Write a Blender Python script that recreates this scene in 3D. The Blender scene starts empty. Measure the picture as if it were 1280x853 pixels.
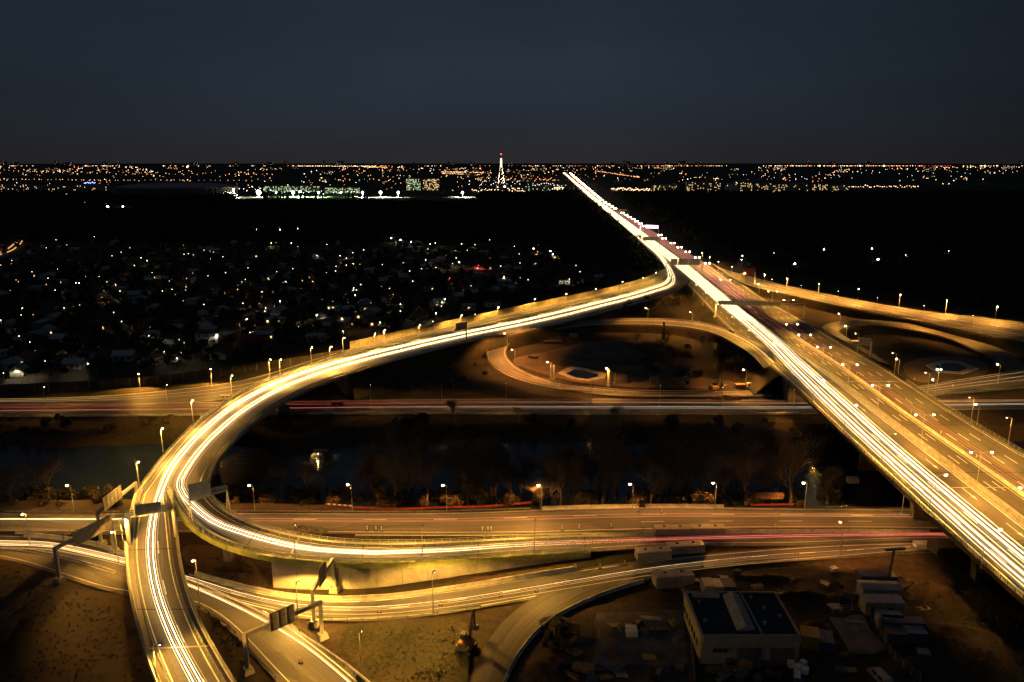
import bpy, math, random
from mathutils import Vector, Matrix, noise
R=math.radians
random.seed(7)
C=bpy.context.scene.collection
S=bpy.context.scene
# ---------------------------------------------------------------- camera
H=90.0; F=950.0; PITCH=math.atan(223.5/F)
cd=bpy.data.cameras.new("camera"); cam=bpy.data.objects.new("camera",cd); C.objects.link(cam)
cd.sensor_width=36; cd.lens=36*F/1280; cd.clip_start=1; cd.clip_end=80000
cam.location=(0,0,H); cam.rotation_euler=(R(90)-PITCH,0,0)
S.camera=cam
# ---------------------------------------------------------------- sky
w=bpy.data.worlds.new("World"); S.world=w; w.use_nodes=True
nt=w.node_tree; nt.nodes.clear()
N=nt.nodes.new; Lk=nt.links.new
out=N('ShaderNodeOutputWorld'); bg=N('ShaderNodeBackground'); tc=N('ShaderNodeTexCoord'); sx=N('ShaderNodeSeparateXYZ')
Lk(tc.outputs['Generated'],sx.inputs[0])
cr=N('ShaderNodeValToRGB'); Lk(sx.outputs['Z'],cr.inputs[0])
e=cr.color_ramp.elements; e[0].position=0.0; e[0].color=(.0225,.0220,.0245,1); e[1].position=1; e[1].color=(.010,.013,.019,1)
for p,c in ((.014,(.0215,.0220,.0250,1)),(.05,(.0205,.0265,.0360,1)),(.10,(.0205,.0300,.0430,1)),(.2,(.0165,.0255,.0380,1))):
    q=e.new(p); q.color=c
mp=N('ShaderNodeMapping'); mp.inputs['Scale'].default_value=(1.2,1.2,6); Lk(tc.outputs['Generated'],mp.inputs[0])
nz=N('ShaderNodeTexNoise'); nz.inputs['Scale'].default_value=2.2; nz.inputs['Detail'].default_value=5; Lk(mp.outputs[0],nz.inputs['Vector'])
mr=N('ShaderNodeMapRange'); mr.inputs[1].default_value=.3; mr.inputs[2].default_value=.7; mr.inputs[3].default_value=.90; mr.inputs[4].default_value=1.09; Lk(nz.outputs['Fac'],mr.inputs[0])
mx=N('ShaderNodeVectorMath'); mx.operation='SCALE'; Lk(cr.outputs[0],mx.inputs[0]); Lk(mr.outputs[0],mx.inputs['Scale'])
# sky colour gets darker towards the right, then towards the left
m2=N('ShaderNodeMapRange'); m2.inputs[1].default_value=.1; m2.inputs[2].default_value=.62; m2.inputs[3].default_value=1; m2.inputs[4].default_value=.42; Lk(sx.outputs['X'],m2.inputs[0])
mx2=N('ShaderNodeVectorMath'); mx2.operation='SCALE'; Lk(mx.outputs[0],mx2.inputs[0]); Lk(m2.outputs[0],mx2.inputs['Scale'])
m3=N('ShaderNodeMapRange'); m3.inputs[1].default_value=-.62; m3.inputs[2].default_value=-.12; m3.inputs[3].default_value=.62; m3.inputs[4].default_value=1; Lk(sx.outputs['X'],m3.inputs[0])
mx3=N('ShaderNodeVectorMath'); mx3.operation='SCALE'; Lk(mx2.outputs[0],mx3.inputs[0]); Lk(m3.outputs[0],mx3.inputs['Scale'])
Lk(mx3.outputs[0],bg.inputs['Color']); bg.inputs['Strength'].default_value=1.0
Lk(bg.outputs[0],out.inputs[0])
S.view_settings.view_transform='Standard'; S.view_settings.look='None'; S.view_settings.gamma=1; S.view_settings.exposure=0; S.view_settings.use_curve_mapping=False
S.render.engine='CYCLES'
S.cycles.use_denoising=True
S.cycles.max_bounces=3; S.cycles.diffuse_bounces=1; S.cycles.glossy_bounces=2
S.cycles.sample_clamp_indirect=3
S.cycles.use_light_tree=True
ml=bpy.data.lights.new('fill_sun','SUN'); ml.energy=.035; ml.angle=R(.5); ml.color=(.75,.85,1); mo=bpy.data.objects.new('fill_sun',ml); C.objects.link(mo); mo.rotation_euler=(R(35),R(-20),0)  # added weak fill light, no visible moon; lifts the dark house roofs
# ---------------------------------------------------------------- projection helpers (photo pixel on a plane at height z -> place)
cp,sp_=math.cos(PITCH),math.sin(PITCH)
def P(px,py,z=0.0):
    a=(px-640)/F; b=-(py-426.5)/F
    d=Vector((a, cp+b*sp_, -sp_+b*cp))
    if d.z>-1e-4: d.z=-1e-4
    k=(z-H)/d.z
    return Vector((d.x*k,d.y*k,z))
def proj(v):
    y=v.y*cp-(v.z-H)*sp_; u=v.y*sp_+(v.z-H)*cp
    return (640+F*v.x/y, 426.5-F*u/y)
# ---------------------------------------------------------------- materials
M={}
def mat(name,col,rough=.8,var=.25,scale=.5,bump=0,col2=None,emit=None,estr=0,metal=0,spec=.3,detail=6):
    if name in M: return M[name]
    m=bpy.data.materials.new(name); m.use_nodes=True; M[name]=m
    t=m.node_tree; b=t.nodes['Principled BSDF']
    b.inputs['Roughness'].default_value=rough; b.inputs['Metallic'].default_value=metal
    b.inputs['Specular IOR Level'].default_value=spec
    if emit:
        b.inputs['Base Color'].default_value=(.1,.1,.1,1)
        b.inputs['Emission Color'].default_value=(*emit,1); b.inputs['Emission Strength'].default_value=estr
        return m
    g=t.nodes.new('ShaderNodeNewGeometry') ; n=t.nodes.new('ShaderNodeTexNoise'); n.inputs['Scale'].default_value=scale; n.inputs['Detail'].default_value=detail
    t.links.new(g.outputs['Position'],n.inputs['Vector'])
    r=t.nodes.new('ShaderNodeValToRGB'); t.links.new(n.outputs['Fac'],r.inputs[0])
    c2=col2 or tuple(c*(1+var) for c in col); c1=col if col2 else tuple(c*(1-var) for c in col)
    r.color_ramp.elements[0].position=.35; r.color_ramp.elements[1].position=.65
    r.color_ramp.elements[0].color=(*c1,1); r.color_ramp.elements[1].color=(*c2,1)
    n2=t.nodes.new('ShaderNodeTexNoise'); n2.inputs['Scale'].default_value=scale*(9 if scale>.1 else 16); n2.inputs['Detail'].default_value=7; n2.inputs['Roughness'].default_value=.7; t.links.new(g.outputs['Position'],n2.inputs['Vector'])
    mm=t.nodes.new('ShaderNodeMapRange'); mm.inputs[1].default_value=.3; mm.inputs[2].default_value=.7; mm.inputs[3].default_value=1-var*.8; mm.inputs[4].default_value=1+var*.8; t.links.new(n2.outputs['Fac'],mm.inputs[0])
    v=t.nodes.new('ShaderNodeVectorMath'); v.operation='SCALE'; t.links.new(r.outputs[0],v.inputs[0]); t.links.new(mm.outputs[0],v.inputs['Scale'])
    t.links.new(v.outputs[0],b.inputs['Base Color'])
    if bump:
        bp=t.nodes.new('ShaderNodeBump'); bp.inputs['Strength'].default_value=.8; bp.inputs['Distance'].default_value=bump
        t.links.new(n2.outputs['Fac'],bp.inputs['Height']); t.links.new(bp.outputs[0],b.inputs['Normal'])
    return m
def asphalt(name,col):
    "worn asphalt: wheel tracks and patches follow the lane through the UVs (u = metres along, v = metres across)"
    m=bpy.data.materials.new(name); m.use_nodes=True; M[name]=m
    t=m.node_tree; b=t.nodes['Principled BSDF']; b.inputs['Roughness'].default_value=.62; b.inputs['Specular IOR Level'].default_value=.35
    uv=t.nodes.new('ShaderNodeUVMap'); mp=t.nodes.new('ShaderNodeMapping'); mp.inputs['Scale'].default_value=(.006,.9,1); t.links.new(uv.outputs[0],mp.inputs[0])
    n=t.nodes.new('ShaderNodeTexNoise'); n.inputs['Scale'].default_value=1; n.inputs['Detail'].default_value=3; t.links.new(mp.outputs[0],n.inputs['Vector'])
    a=t.nodes.new('ShaderNodeMapRange'); a.inputs[1].default_value=.3; a.inputs[2].default_value=.7; a.inputs[3].default_value=.7; a.inputs[4].default_value=1.35; t.links.new(n.outputs['Fac'],a.inputs[0])
    mp2=t.nodes.new('ShaderNodeMapping'); mp2.inputs['Scale'].default_value=(.05,.25,1); t.links.new(uv.outputs[0],mp2.inputs[0])
    n2=t.nodes.new('ShaderNodeTexVoronoi'); n2.inputs['Scale'].default_value=1; t.links.new(mp2.outputs[0],n2.inputs['Vector'])
    sp=t.nodes.new('ShaderNodeSeparateColor'); t.links.new(n2.outputs['Color'],sp.inputs[0])
    a2=t.nodes.new('ShaderNodeMapRange'); a2.inputs[3].default_value=.72; a2.inputs[4].default_value=1.2; t.links.new(sp.outputs[0],a2.inputs[0])
    n3=t.nodes.new('ShaderNodeTexNoise'); n3.inputs['Scale'].default_value=2.5; n3.inputs['Detail'].default_value=8; n3.inputs['Roughness'].default_value=.7
    g=t.nodes.new('ShaderNodeNewGeometry'); t.links.new(g.outputs['Position'],n3.inputs['Vector'])
    a3=t.nodes.new('ShaderNodeMapRange'); a3.inputs[1].default_value=.3; a3.inputs[2].default_value=.7; a3.inputs[3].default_value=.75; a3.inputs[4].default_value=1.25; t.links.new(n3.outputs['Fac'],a3.inputs[0])
    k=t.nodes.new('ShaderNodeMath'); k.operation='MULTIPLY'; t.links.new(a.outputs[0],k.inputs[0]); t.links.new(a2.outputs[0],k.inputs[1])
    k2=t.nodes.new('ShaderNodeMath'); k2.operation='MULTIPLY'; t.links.new(k.outputs[0],k2.inputs[0]); t.links.new(a3.outputs[0],k2.inputs[1])
    v=t.nodes.new('ShaderNodeVectorMath'); v.operation='SCALE'; v.inputs[0].default_value=col; t.links.new(k2.outputs[0],v.inputs['Scale'])
    t.links.new(v.outputs[0],b.inputs['Base Color'])
    return m
asphalt('asphalt',(.11,.10,.088)); asphalt('asphalt_pale',(.16,.145,.125)); asphalt('asphalt_dark',(.075,.068,.06))
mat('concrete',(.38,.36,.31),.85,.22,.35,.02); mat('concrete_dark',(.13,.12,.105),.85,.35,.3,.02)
mat('parapet_concrete',(.50,.48,.40),.8,.15,.5); mat('barrier_concrete',(.52,.50,.43),.85,.2,.6)
mat('green_panel',(.42,.47,.14),.6,.2,.5); mat('paint',(.78,.78,.74),.6,.18,1.0)
mat('steel',(.38,.38,.36),.45,.15,1,metal=.35); mat('steel_dark',(.09,.09,.09),.5,.2,1,metal=.2)
mat('gantry_steel',(.42,.41,.37),.5,.12,1); mat('sign_back',(.30,.28,.23),.55,.2,1)
mat('soil',(.058,.036,.020),.95,.75,.035,.15,col2=(.026,.024,.013)); mat('grass',(.020,.024,.010),.95,.8,.07,.2,col2=(.055,.042,.022))
mat('sand',(.095,.072,.05),.95,.5,.06,.1,col2=(.05,.036,.024))
mat('bark',(.11,.095,.075),.9,.25,1.5); mat('twig',(.10,.082,.062),.9,.2,1.5); mat('leaf',(.04,.052,.02),.85,.4,.8); mat('leaf_dark',(.030,.034,.020),.9,.4,.5); mat('scrub',(.075,.058,.036),.9,.4,.6)
mat('noise_wall',(.21,.18,.13),.85,.2,.25,.02); mat('wall_dark',(.045,.04,.034),.85,.3,.25)
mat('yard_sand',(.17,.13,.09),.95,.4,.06,.1,col2=(.085,.062,.042)); mat('white_render',(.62,.62,.60),.8,.1,.4); mat('cream_render',(.34,.31,.23),.8,.15,.4); mat('grey_render',(.30,.30,.30),.8,.15,.4); mat('brown_wood',(.14,.085,.05),.8,.2,.8)
mat('tile_red',(.14,.035,.022),.75,.25,1.2); mat('tile_brown',(.085,.055,.04),.75,.25,1.2); mat('roof_grey',(.30,.31,.33),.7,.2,1); mat('roof_dark',(.022,.026,.034),.6,.25,.3)
mat('glass_dark',(.02,.025,.03),.12,.1,1,spec=.6)
mat('white_metal',(.32,.31,.29),.5,.12,.6); mat('blue_metal',(.05,.08,.16),.5,.2,.8); mat('yellow_metal',(.34,.23,.05),.5,.2,.8); mat('orange_paint',(.30,.15,.05),.5,.2,.8); mat('red_paint',(.33,.05,.035),.5,.15,.8); mat('rubber',(.02,.02,.02),.8,.2,1); mat('timber',(.16,.11,.06),.85,.3,1.5); mat('plastic_white',(.75,.75,.72),.4,.05,1)
mat('em_lamp',0,emit=(1,.74,.40),estr=60); mat('em_lamp_orange',0,emit=(1,.60,.28),estr=45); mat('em_white',0,emit=(1,.88,.66),estr=24); mat('em_under',0,emit=(1,.62,.2),estr=1.5)
mat('em_city_orange',0,emit=(1,.40,.13),estr=5); mat('em_city_warm',0,emit=(1,.62,.32),estr=6); mat('em_city_white',0,emit=(.9,.97,.92),estr=5); mat('em_city_red',0,emit=(1,.08,.05),estr=4); mat('em_city_blue',0,emit=(.2,.35,1),estr=7)
mat('em_porch',0,emit=(1,.80,.52),estr=9); mat('em_window',0,emit=(1,.62,.25),estr=2.2); mat('em_window_green',0,emit=(.75,1,.5),estr=1.6); mat('em_red',0,emit=(1,.05,.08),estr=7); mat('em_pink',0,emit=(1,.55,.75),estr=6)
mat('tr_white_hot',0,emit=(1,.76,.42),estr=10); mat('tr_white',0,emit=(1,.66,.31),estr=5); mat('tr_gold',0,emit=(1,.52,.11),estr=1.7)
mat('tr_red',0,emit=(1,.22,.15),estr=1.5); mat('tr_red_dim',0,emit=(1,.16,.10),estr=.6); mat('tr_pink',0,emit=(1,.45,.32),estr=1.1); mat('tr_pale',0,emit=(1,.92,.76),estr=1.2); mat('tr_thin',0,emit=(1,.62,.28),estr=1.1)
wm=bpy.data.materials.new('river_water'); wm.use_nodes=True; M['water']=wm
b=wm.node_tree.nodes['Principled BSDF']; b.inputs['Base Color'].default_value=(.016,.024,.030,1); b.inputs['Roughness'].default_value=.16; b.inputs['IOR'].default_value=1.33; b.inputs['Specular IOR Level'].default_value=1.0
g=wm.node_tree.nodes.new('ShaderNodeNewGeometry'); mp=wm.node_tree.nodes.new('ShaderNodeMapping'); mp.inputs['Scale'].default_value=(.25,1.1,1); n=wm.node_tree.nodes.new('ShaderNodeTexNoise'); n.inputs['Scale'].default_value=.9; n.inputs['Detail'].default_value=5
bp=wm.node_tree.nodes.new('ShaderNodeBump'); bp.inputs['Distance'].default_value=.22; bp.inputs['Strength'].default_value=.6
wm.node_tree.links.new(g.outputs['Position'],mp.inputs[0]); wm.node_tree.links.new(mp.outputs[0],n.inputs['Vector']); wm.node_tree.links.new(n.outputs['Fac'],bp.inputs['Height']); wm.node_tree.links.new(bp.outputs[0],b.inputs['Normal'])
# ---------------------------------------------------------------- object helpers
def tag(o,label=None,cat=None,group=None,kind=None):
    if label: o['label']=label
    if cat: o['category']=cat
    if group: o['group']=group
    if kind: o['kind']=kind
    return o
def empty(name,loc,rz=0.0,label=None,cat=None,group=None):
    o=bpy.data.objects.new(name,None); C.objects.link(o); o.location=loc; o.rotation_euler.z=rz; o.empty_display_size=.5
    return tag(o,label,cat,group)
class MB:
    def __init__(s): s.v=[]; s.f=[]; s.m=[]; s.mats=[]; s.uv=None
    def mi(s,m):
        if m not in s.mats: s.mats.append(m)
        return s.mats.index(m)
    def face(s,pts,m):
        b=len(s.v); s.v+= [tuple(p) for p in pts]; s.f.append(tuple(range(b,b+len(pts)))); s.m.append(s.mi(m))
    def box(s,c,sz,m,rz=0,rot=None,taper=1.0):
        c=Vector(c); hx,hy,hz=[k/2 for k in sz]; Q=rot or Matrix.Rotation(rz,3,'Z'); b=len(s.v)
        for z,t in ((-hz,1),(hz,taper)):
            for x,y in ((-hx,-hy),(hx,-hy),(hx,hy),(-hx,hy)): s.v.append(tuple(c+Q@Vector((x*t,y*t,z))))
        for f in ((0,3,2,1),(4,5,6,7),(0,1,5,4),(1,2,6,5),(2,3,7,6),(3,0,4,7)): s.f.append(tuple(b+i for i in f)); s.m.append(s.mi(m))
    def beam(s,p0,p1,wd,ht,m):
        p0=Vector(p0);p1=Vector(p1);d=p1-p0;L=d.length
        if L<1e-6:return
        x=d/L; y=Vector((0,0,1)).cross(x)
        if y.length<1e-3: y=Vector((0,1,0))
        y.normalize(); z=x.cross(y)
        s.box((p0+p1)/2,(L,wd,ht),m,rot=Matrix((x,y,z)).transposed())
    def tube(s,p0,p1,r0,r1,m,n=6,caps=True):
        p0=Vector(p0);p1=Vector(p1);d=(p1-p0)
        if d.length<1e-6:return
        d.normalize(); a=d.orthogonal().normalized(); c=d.cross(a); b=len(s.v)
        for p,r in ((p0,r0),(p1,r1)):
            for i in range(n):
                t=2*math.pi*i/n; s.v.append(tuple(p+a*(r*math.cos(t))+c*(r*math.sin(t))))
        k=s.mi(m)
        for i in range(n): j=(i+1)%n; s.f.append((b+i,b+j,b+n+j,b+n+i)); s.m.append(k)
        if caps and n>3: s.f.append(tuple(b+n-1-i for i in range(n))); s.m.append(k); s.f.append(tuple(b+n+i for i in range(n))); s.m.append(k)
    def path(s,pts,r,m,n=4):
        rf=r if callable(r) else (lambda f:r)
        k=s.mi(m); b=len(s.v); N=len(pts)
        for i,p in enumerate(pts):
            d=(pts[min(i+1,N-1)]-pts[max(i-1,0)]).normalized(); a=Vector((0,0,1)).cross(d); a.normalize(); c=d.cross(a)
            for j in range(n):
                t=2*math.pi*(j+.5)/n; s.v.append(tuple(p+a*(rf(i/max(N-1,1))*math.cos(t))+c*(rf(i/max(N-1,1))*math.sin(t))))
        for i in range(N-1):
            for j in range(n): q=(j+1)%n; s.f.append((b+i*n+j,b+i*n+q,b+(i+1)*n+q,b+(i+1)*n+j)); s.m.append(k)
    def ball(s,c,r,m,nu=8,nv=5,sz=1):
        c=Vector(c); k=s.mi(m); b=len(s.v)
        s.v.append(tuple(c+Vector((0,0,r*sz))))
        for i in range(1,nv):
            for j in range(nu):
                a=math.pi*i/nv; t=2*math.pi*j/nu; s.v.append(tuple(c+Vector((r*math.sin(a)*math.cos(t),r*math.sin(a)*math.sin(t),r*sz*math.cos(a)))))
        s.v.append(tuple(c-Vector((0,0,r*sz)))); e=len(s.v)-1
        for j in range(nu):
            q=(j+1)%nu; s.f.append((b,b+1+j,b+1+q)); s.m.append(k); s.f.append((e,e-nu+q,e-nu+j)); s.m.append(k)
            for i in range(nv-2): o=b+1+i*nu; s.f.append((o+j,o+nu+j,o+nu+q,o+q)); s.m.append(k)
    def ribbon(s,rows,m,smooth=False):
        "rows: list of equal-length point rows"
        k=s.mi(m); b=len(s.v); n=len(rows[0])
        for r in rows: s.v+=[tuple(p) for p in r]
        for i in range(len(rows)-1):
            for j in range(n-1): s.f.append((b+i*n+j,b+i*n+j+1,b+(i+1)*n+j+1,b+(i+1)*n+j)); s.m.append(k)
    def mesh(s,name,origin=None):
        me=bpy.data.meshes.new(name)
        v=s.v if origin is None else [(a-origin[0],b-origin[1],c-origin[2]) for a,b,c in s.v]
        me.from_pydata(v,[],s.f)
        for m in s.mats: me.materials.append(M[m])
        me.polygons.foreach_set('material_index',s.m)
        if s.uv:
            l=me.uv_layers.new(name='UVMap'); vals=[]
            for p in me.polygons:
                for vi in p.vertices: vals+=s.uv[vi]
            l.data.foreach_set('uv',vals)
        me.update(); return me
    def build(s,name,parent=None,local=False):
        org=None if (local or parent is None) else parent.matrix_basis.translation if parent.parent is None else parent.parent.matrix_basis.translation
        o=bpy.data.objects.new(name,s.mesh(name,org)); C.objects.link(o)
        if parent: o.parent=parent
        return o
def inst(mesh,name,parent,loc=(0,0,0),rz=0.0,sc=(1,1,1),rot=None):
    o=bpy.data.objects.new(name,mesh); C.objects.link(o); o.parent=parent; o.location=loc
    if rot: o.rotation_euler=rot
    else: o.rotation_euler.z=rz
    o.scale=sc; return o
def unitbox(m):
    b=MB(); b.box((0,0,.5),(1,1,1),m); return b.mesh('box_'+m)
UB={}
def ubox(m):
    if m not in UB: UB[m]=unitbox(m)
    return UB[m]
ORD=['first','second','third','fourth','fifth','sixth','seventh','eighth','ninth','tenth','eleventh','twelfth','thirteenth','fourteenth','fifteenth','sixteenth','seventeenth','eighteenth','nineteenth','twentieth']
def catmull(pts,step=None,n=8):
    o=[]; N=len(pts)
    for i in range(N-1):
        p0=pts[max(i-1,0)];p1=pts[i];p2=pts[i+1];p3=pts[min(i+2,N-1)]
        k=n if step is None else max(1,min(60,int((p2-p1).length/step)+1))
        d1=max((p1-p0).length,1e-6)**.5; d2=max((p2-p1).length,1e-6)**.5; d3=max((p3-p2).length,1e-6)**.5
        m1=(p2-p1)if i==0 else ((p1-p0)/d1-(p2-p0)/(d1+d2)+(p2-p1)/d2)*d2
        m2=(p2-p1)if i==N-2 else ((p2-p1)/d2-(p3-p1)/(d2+d3)+(p3-p2)/d3)*d2
        for j in range(k):
            t=j/k; t2=t*t;t3=t2*t
            o.append(p1*(2*t3-3*t2+1)+m1*(t3-2*t2+t)+p2*(-2*t3+3*t2)+m2*(t3-t2))
    o.append(pts[-1]); return o
class Road:
    "both edges traced as (left pixel, right pixel, height); smoothed in the world"
    def __init__(s,pairs,step=5):
        Lw=[P(a,b,z) for (a,b,c,d,z) in pairs]; Rw=[P(c,d,z) for (a,b,c,d,z) in pairs]
        s.setup(Lw,Rw,step)
    def setup(s,Lw,Rw,step):
        cen=[Vector((*((a+b)/2),)) for a,b in zip(Lw,Rw)]
        # smooth both with equal sample counts
        s.L=[];s.R=[]
        six=[]
        for i in range(len(cen)-1):
            six.append(max(1,min(80,int((cen[i+1]-cen[i]).length/step)+1)))
        def cm(pts):
            o=[];N=len(pts)
            for i in range(N-1):
                p0=pts[max(i-1,0)];p1=pts[i];p2=pts[i+1];p3=pts[min(i+2,N-1)]
                d1=max((p1-p0).length,1e-6)**.5; d2=max((p2-p1).length,1e-6)**.5; d3=max((p3-p2).length,1e-6)**.5
                m1=(p2-p1)if i==0 else ((p1-p0)/d1-(p2-p0)/(d1+d2)+(p2-p1)/d2)*d2
                m2=(p2-p1)if i==N-2 else ((p2-p1)/d2-(p3-p1)/(d2+d3)+(p3-p2)/d3)*d2
                for j in range(six[i]):
                    t=j/six[i];t2=t*t;t3=t2*t
                    o.append(p1*(2*t3-3*t2+1)+m1*(t3-2*t2+t)+p2*(-2*t3+3*t2)+m2*(t3-t2))
            o.append(pts[-1].copy()); return o
        s.L=cm(Lw); s.R=cm(Rw)
        # relax the wobble left by tracing
        for A in (s.L,s.R):
            for _ in range(14):
                B=[p.copy() for p in A]
                for i in range(1,len(A)-1): A[i]=B[i]*.5+(B[i-1]+B[i+1])*.25
        s.arc=[0]
        for i in range(1,len(s.L)): s.arc.append(s.arc[-1]+((s.L[i]+s.R[i])/2-(s.L[i-1]+s.R[i-1])/2).length)
        s.len=s.arc[-1]; s.n=len(s.L)
    def idx(s,u):
        u=min(max(u,0),s.len); lo,hi=0,s.n-1
        while hi-lo>1:
            m=(lo+hi)//2
            if s.arc[m]<=u: lo=m
            else: hi=m
        return lo,(u-s.arc[lo])/max(s.arc[lo+1]-s.arc[lo],1e-6)
    def at(s,u,t,dz=0):
        i,f=s.idx(u); a=s.L[i].lerp(s.L[i+1],f); b=s.R[i].lerp(s.R[i+1],f); p=a.lerp(b,t); p.z+=dz; return p
    def atm(s,u,m,side,dz=0):
        "m metres inwards from the left (0) or right (1) edge"
        i,f=s.idx(u); a=s.L[i].lerp(s.L[i+1],f); b=s.R[i].lerp(s.R[i+1],f); wd=(b-a).length; t=m/wd if side==0 else 1-m/wd
        p=a.lerp(b,t); p.z+=dz; return p
    def u_at(s,px=None,py=None,t=.5):
        best=None
        for k in range(s.n*2):
            u=s.len*k/(s.n*2-1); q=proj(s.at(u,t)); d=(0 if px is None else (q[0]-px)**2)+(0 if py is None else (q[1]-py)**2)
            if best is None or d<best[0]: best=(d,u)
        return best[1]
    def surface(s,name,m='asphalt',parent=None,u0=0,u1=None,dz=0,kind='structure',cols=4):
        b=MB(); rows=[];uv=[]
        for i in range(s.n):
            if s.arc[i]<u0 or (u1 is not None and s.arc[i]>u1): continue
            a,c=s.L[i],s.R[i]; wd=(c-a).length; row=[]
            for j in range(cols+1): p=a.lerp(c,j/cols); p.z+=dz; row.append(p); uv+=[(s.arc[i],wd*j/cols)]
            rows.append(row)
        b.ribbon(rows,m); b.uv=uv
        o=b.build(name,parent)
        if kind and not parent: o['kind']=kind
        return o
    def samples(s,step,u0=0,u1=None):
        u1=s.len if u1 is None else u1; n=max(1,round((u1-u0)/step)); return [u0+(u1-u0)*i/n for i in range(n+1)]
def gz(x,y):
    "height of the ground"
    wob=6*noise.noise(Vector((x*.02,1.3,0)))+2.5*noise.noise(Vector((x*.09,4.3,0)))
    near=186+8*noise.noise(Vector((x*.015,9.1,0)))*0; far=247+wob
    if x>60: far+=min((x-60)*.05,4)
    far-=11*math.exp(-((x-84)/17)**2)+6*math.exp(-((x+72)/14)**2)
    z=0
    def sm(a,b,v): t=min(max((v-a)/(b-a),0),1); return t*t*(3-2*t)
    z=-4.2*sm(187.5,199+wob*.3,y)*(1-sm(far-11,far+4,y))
    return z
# ================================================================ THE SETTING
# ground: one sheet to the horizon
def axis(segs):
    o=[]
    for a,b_,st in segs:
        n=max(1,round((b_-a)/st)); o+=[a+(b_-a)*i/n for i in range(n)]
    o.append(segs[-1][1]); return o
xs=axis([(-30000,-4000,6500),(-4000,-700,550),(-700,-300,40),(-300,440,4),(440,900,40),(900,4000,550),(4000,30000,6500)])
ys=axis([(40,100,12),(100,300,2.5),(300,600,12),(600,3000,150),(3000,60000,6000)])
g=MB(); vals=[]
for y in ys:
    row=[]
    for x in xs:
        z=gz(x,y)
        if y<700 and abs(x)<500: z+=.22*noise.noise(Vector((x*.12,y*.12,0)))-.24
        else: z-=.24
        row.append(Vector((x,y,z)))
    vals.append(row)
g.ribbon(vals,'soil'); ground=g.build('ground'); ground['kind']='structure'
for p in ground.data.polygons: p.use_smooth=True
def patch(name,pts,m,z=.03,bend=0,kind='structure',mb=None,straight=False):
    "flat sheet laid over the ground, outline in pixels"
    b=MB(); w_=[P(x,y,z) for x,y in pts]; n=len(w_); out_=[]
    cl=[w_[-1]]+w_+[w_[0],w_[1]]
    for i in range(n):
        p0,p1,p2,p3=cl[i],cl[i+1],cl[i+2],cl[i+3]
        for k in range(5):
            t=k/5; out_.append(p1.lerp(p2,t) if straight else .5*((2*p1)+(p2-p0)*t+(2*p0-5*p1+4*p2-p3)*t*t+(3*p1-p0-3*p2+p3)*t**3))
    c=sum(out_,Vector())/len(out_); jit=[p+Vector((random.uniform(-.4,.4),random.uniform(-.5,.5),0)) for p in out_]
    for i in range(len(jit)): b.face([c,jit[i],jit[(i+1)%len(jit)]],m)
    o=b.build(name); o['kind']=kind; return o
wtr=MB(); wtr.ribbon([[Vector((x,y,-3)) for x in range(-400,600,20)] for y in (180,200,220,240,256)],'water'); o=wtr.build('river'); o['kind']='structure'

A=Road([(845,343,862,350,3),(825,352,850,362,3.2),(790,364,815,375,3.6),(750,374,770,387,4),(700,386,715,402,4.6),(650,398,665,413,5.2),(600,409,610,423,6),(550,419,560,434,6.6),(500,430,510,447,7.2),(450,441,464,459,7.8),(400,454,420,473,8.2),(350,470,374,491,8.5),(300,492,332,517,8.5),(255,522,299,545,8.5),(220,555,276,569,8.5),(193,588,262,590,8.5),(172,618,258,608,8.5)],step=4)
sL=A.L[-1]; sR=A.R[-1]; split=sL.lerp(sR,.46)
def road_from(L0,R0,pairs,step=3):
    r=Road.__new__(Road); r.setup([L0]+[P(a,b,z) for a,b,c,d,z in pairs],[R0]+[P(c,d,z) for a,b,c,d,z in pairs],step); return r
A1=road_from(sL.copy(),split.copy(),[(161,660,218,655,8.5),(160,700,222,700,8.5),(166,745,233,745,8.5),(177,790,252,790,8.5),(193,835,274,828,8.5),(212,880,300,872,8.5),(236,930,335,920,8.5)])
A2=road_from(split.copy(),sR.copy(),[(224,641,264,624,8.4),(246,665,282,640,8.2),(285,684,310,655,8),(335,696,350,668,7.4),(390,702,400,677,6.8),(440,704.5,440,681,6.2),(520,703,520,681,4.9),(600,697,600,677,3.6),(680,692,680,672,2.3),(750,690,750,671,1.2),(825,684,820,671,.4),(900,683,900,667,.06),(1000,683,1000,664,.06),(1100,677,1100,665,.06),(1200,676,1200,666,.06),(1350,676,1350,664,.06)])
Hy=[(216,703,709,.2),(228,715,724,.2),(250,740,758,.2),(275,770,798,.3),(300,798,840,.6),(325,823,884,1.5),(345,848,917,2.5),(365,868,941,3.5),(385,886,974,4.5),(403,902,1009,5.5),(434,938,1058,7),(455,961,1100,8),(476,984,1131,8.5),(506,1017,1174,8.5),(535,1046,1222,8.5),(565,1079,1276,8.5),(600,1115,1333,8.5),(635,1152,1388,8.5),(670,1190,1444,8.5),(709,1233,1506,8.5),(760,1290,1585,8.5),(820,1360,1680,8.5)]
Hw=Road([(a,y,b,y,z) for y,a,b,z in Hy],step=10)
E=Road([(886,328,905,341,3.4),(905,337,935,358,4),(950,349,985,368,4.5),(1000,361,1035,380,4.7),(1060,373,1092,390,4.7),(1125,385,1153,402,4.7),(1183,393,1215,415,4.7),(1280,402,1303,433,4.7),(1360,415,1390,450,4.7),(1480,432,1500,480,4.7)],step=8)
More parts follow.
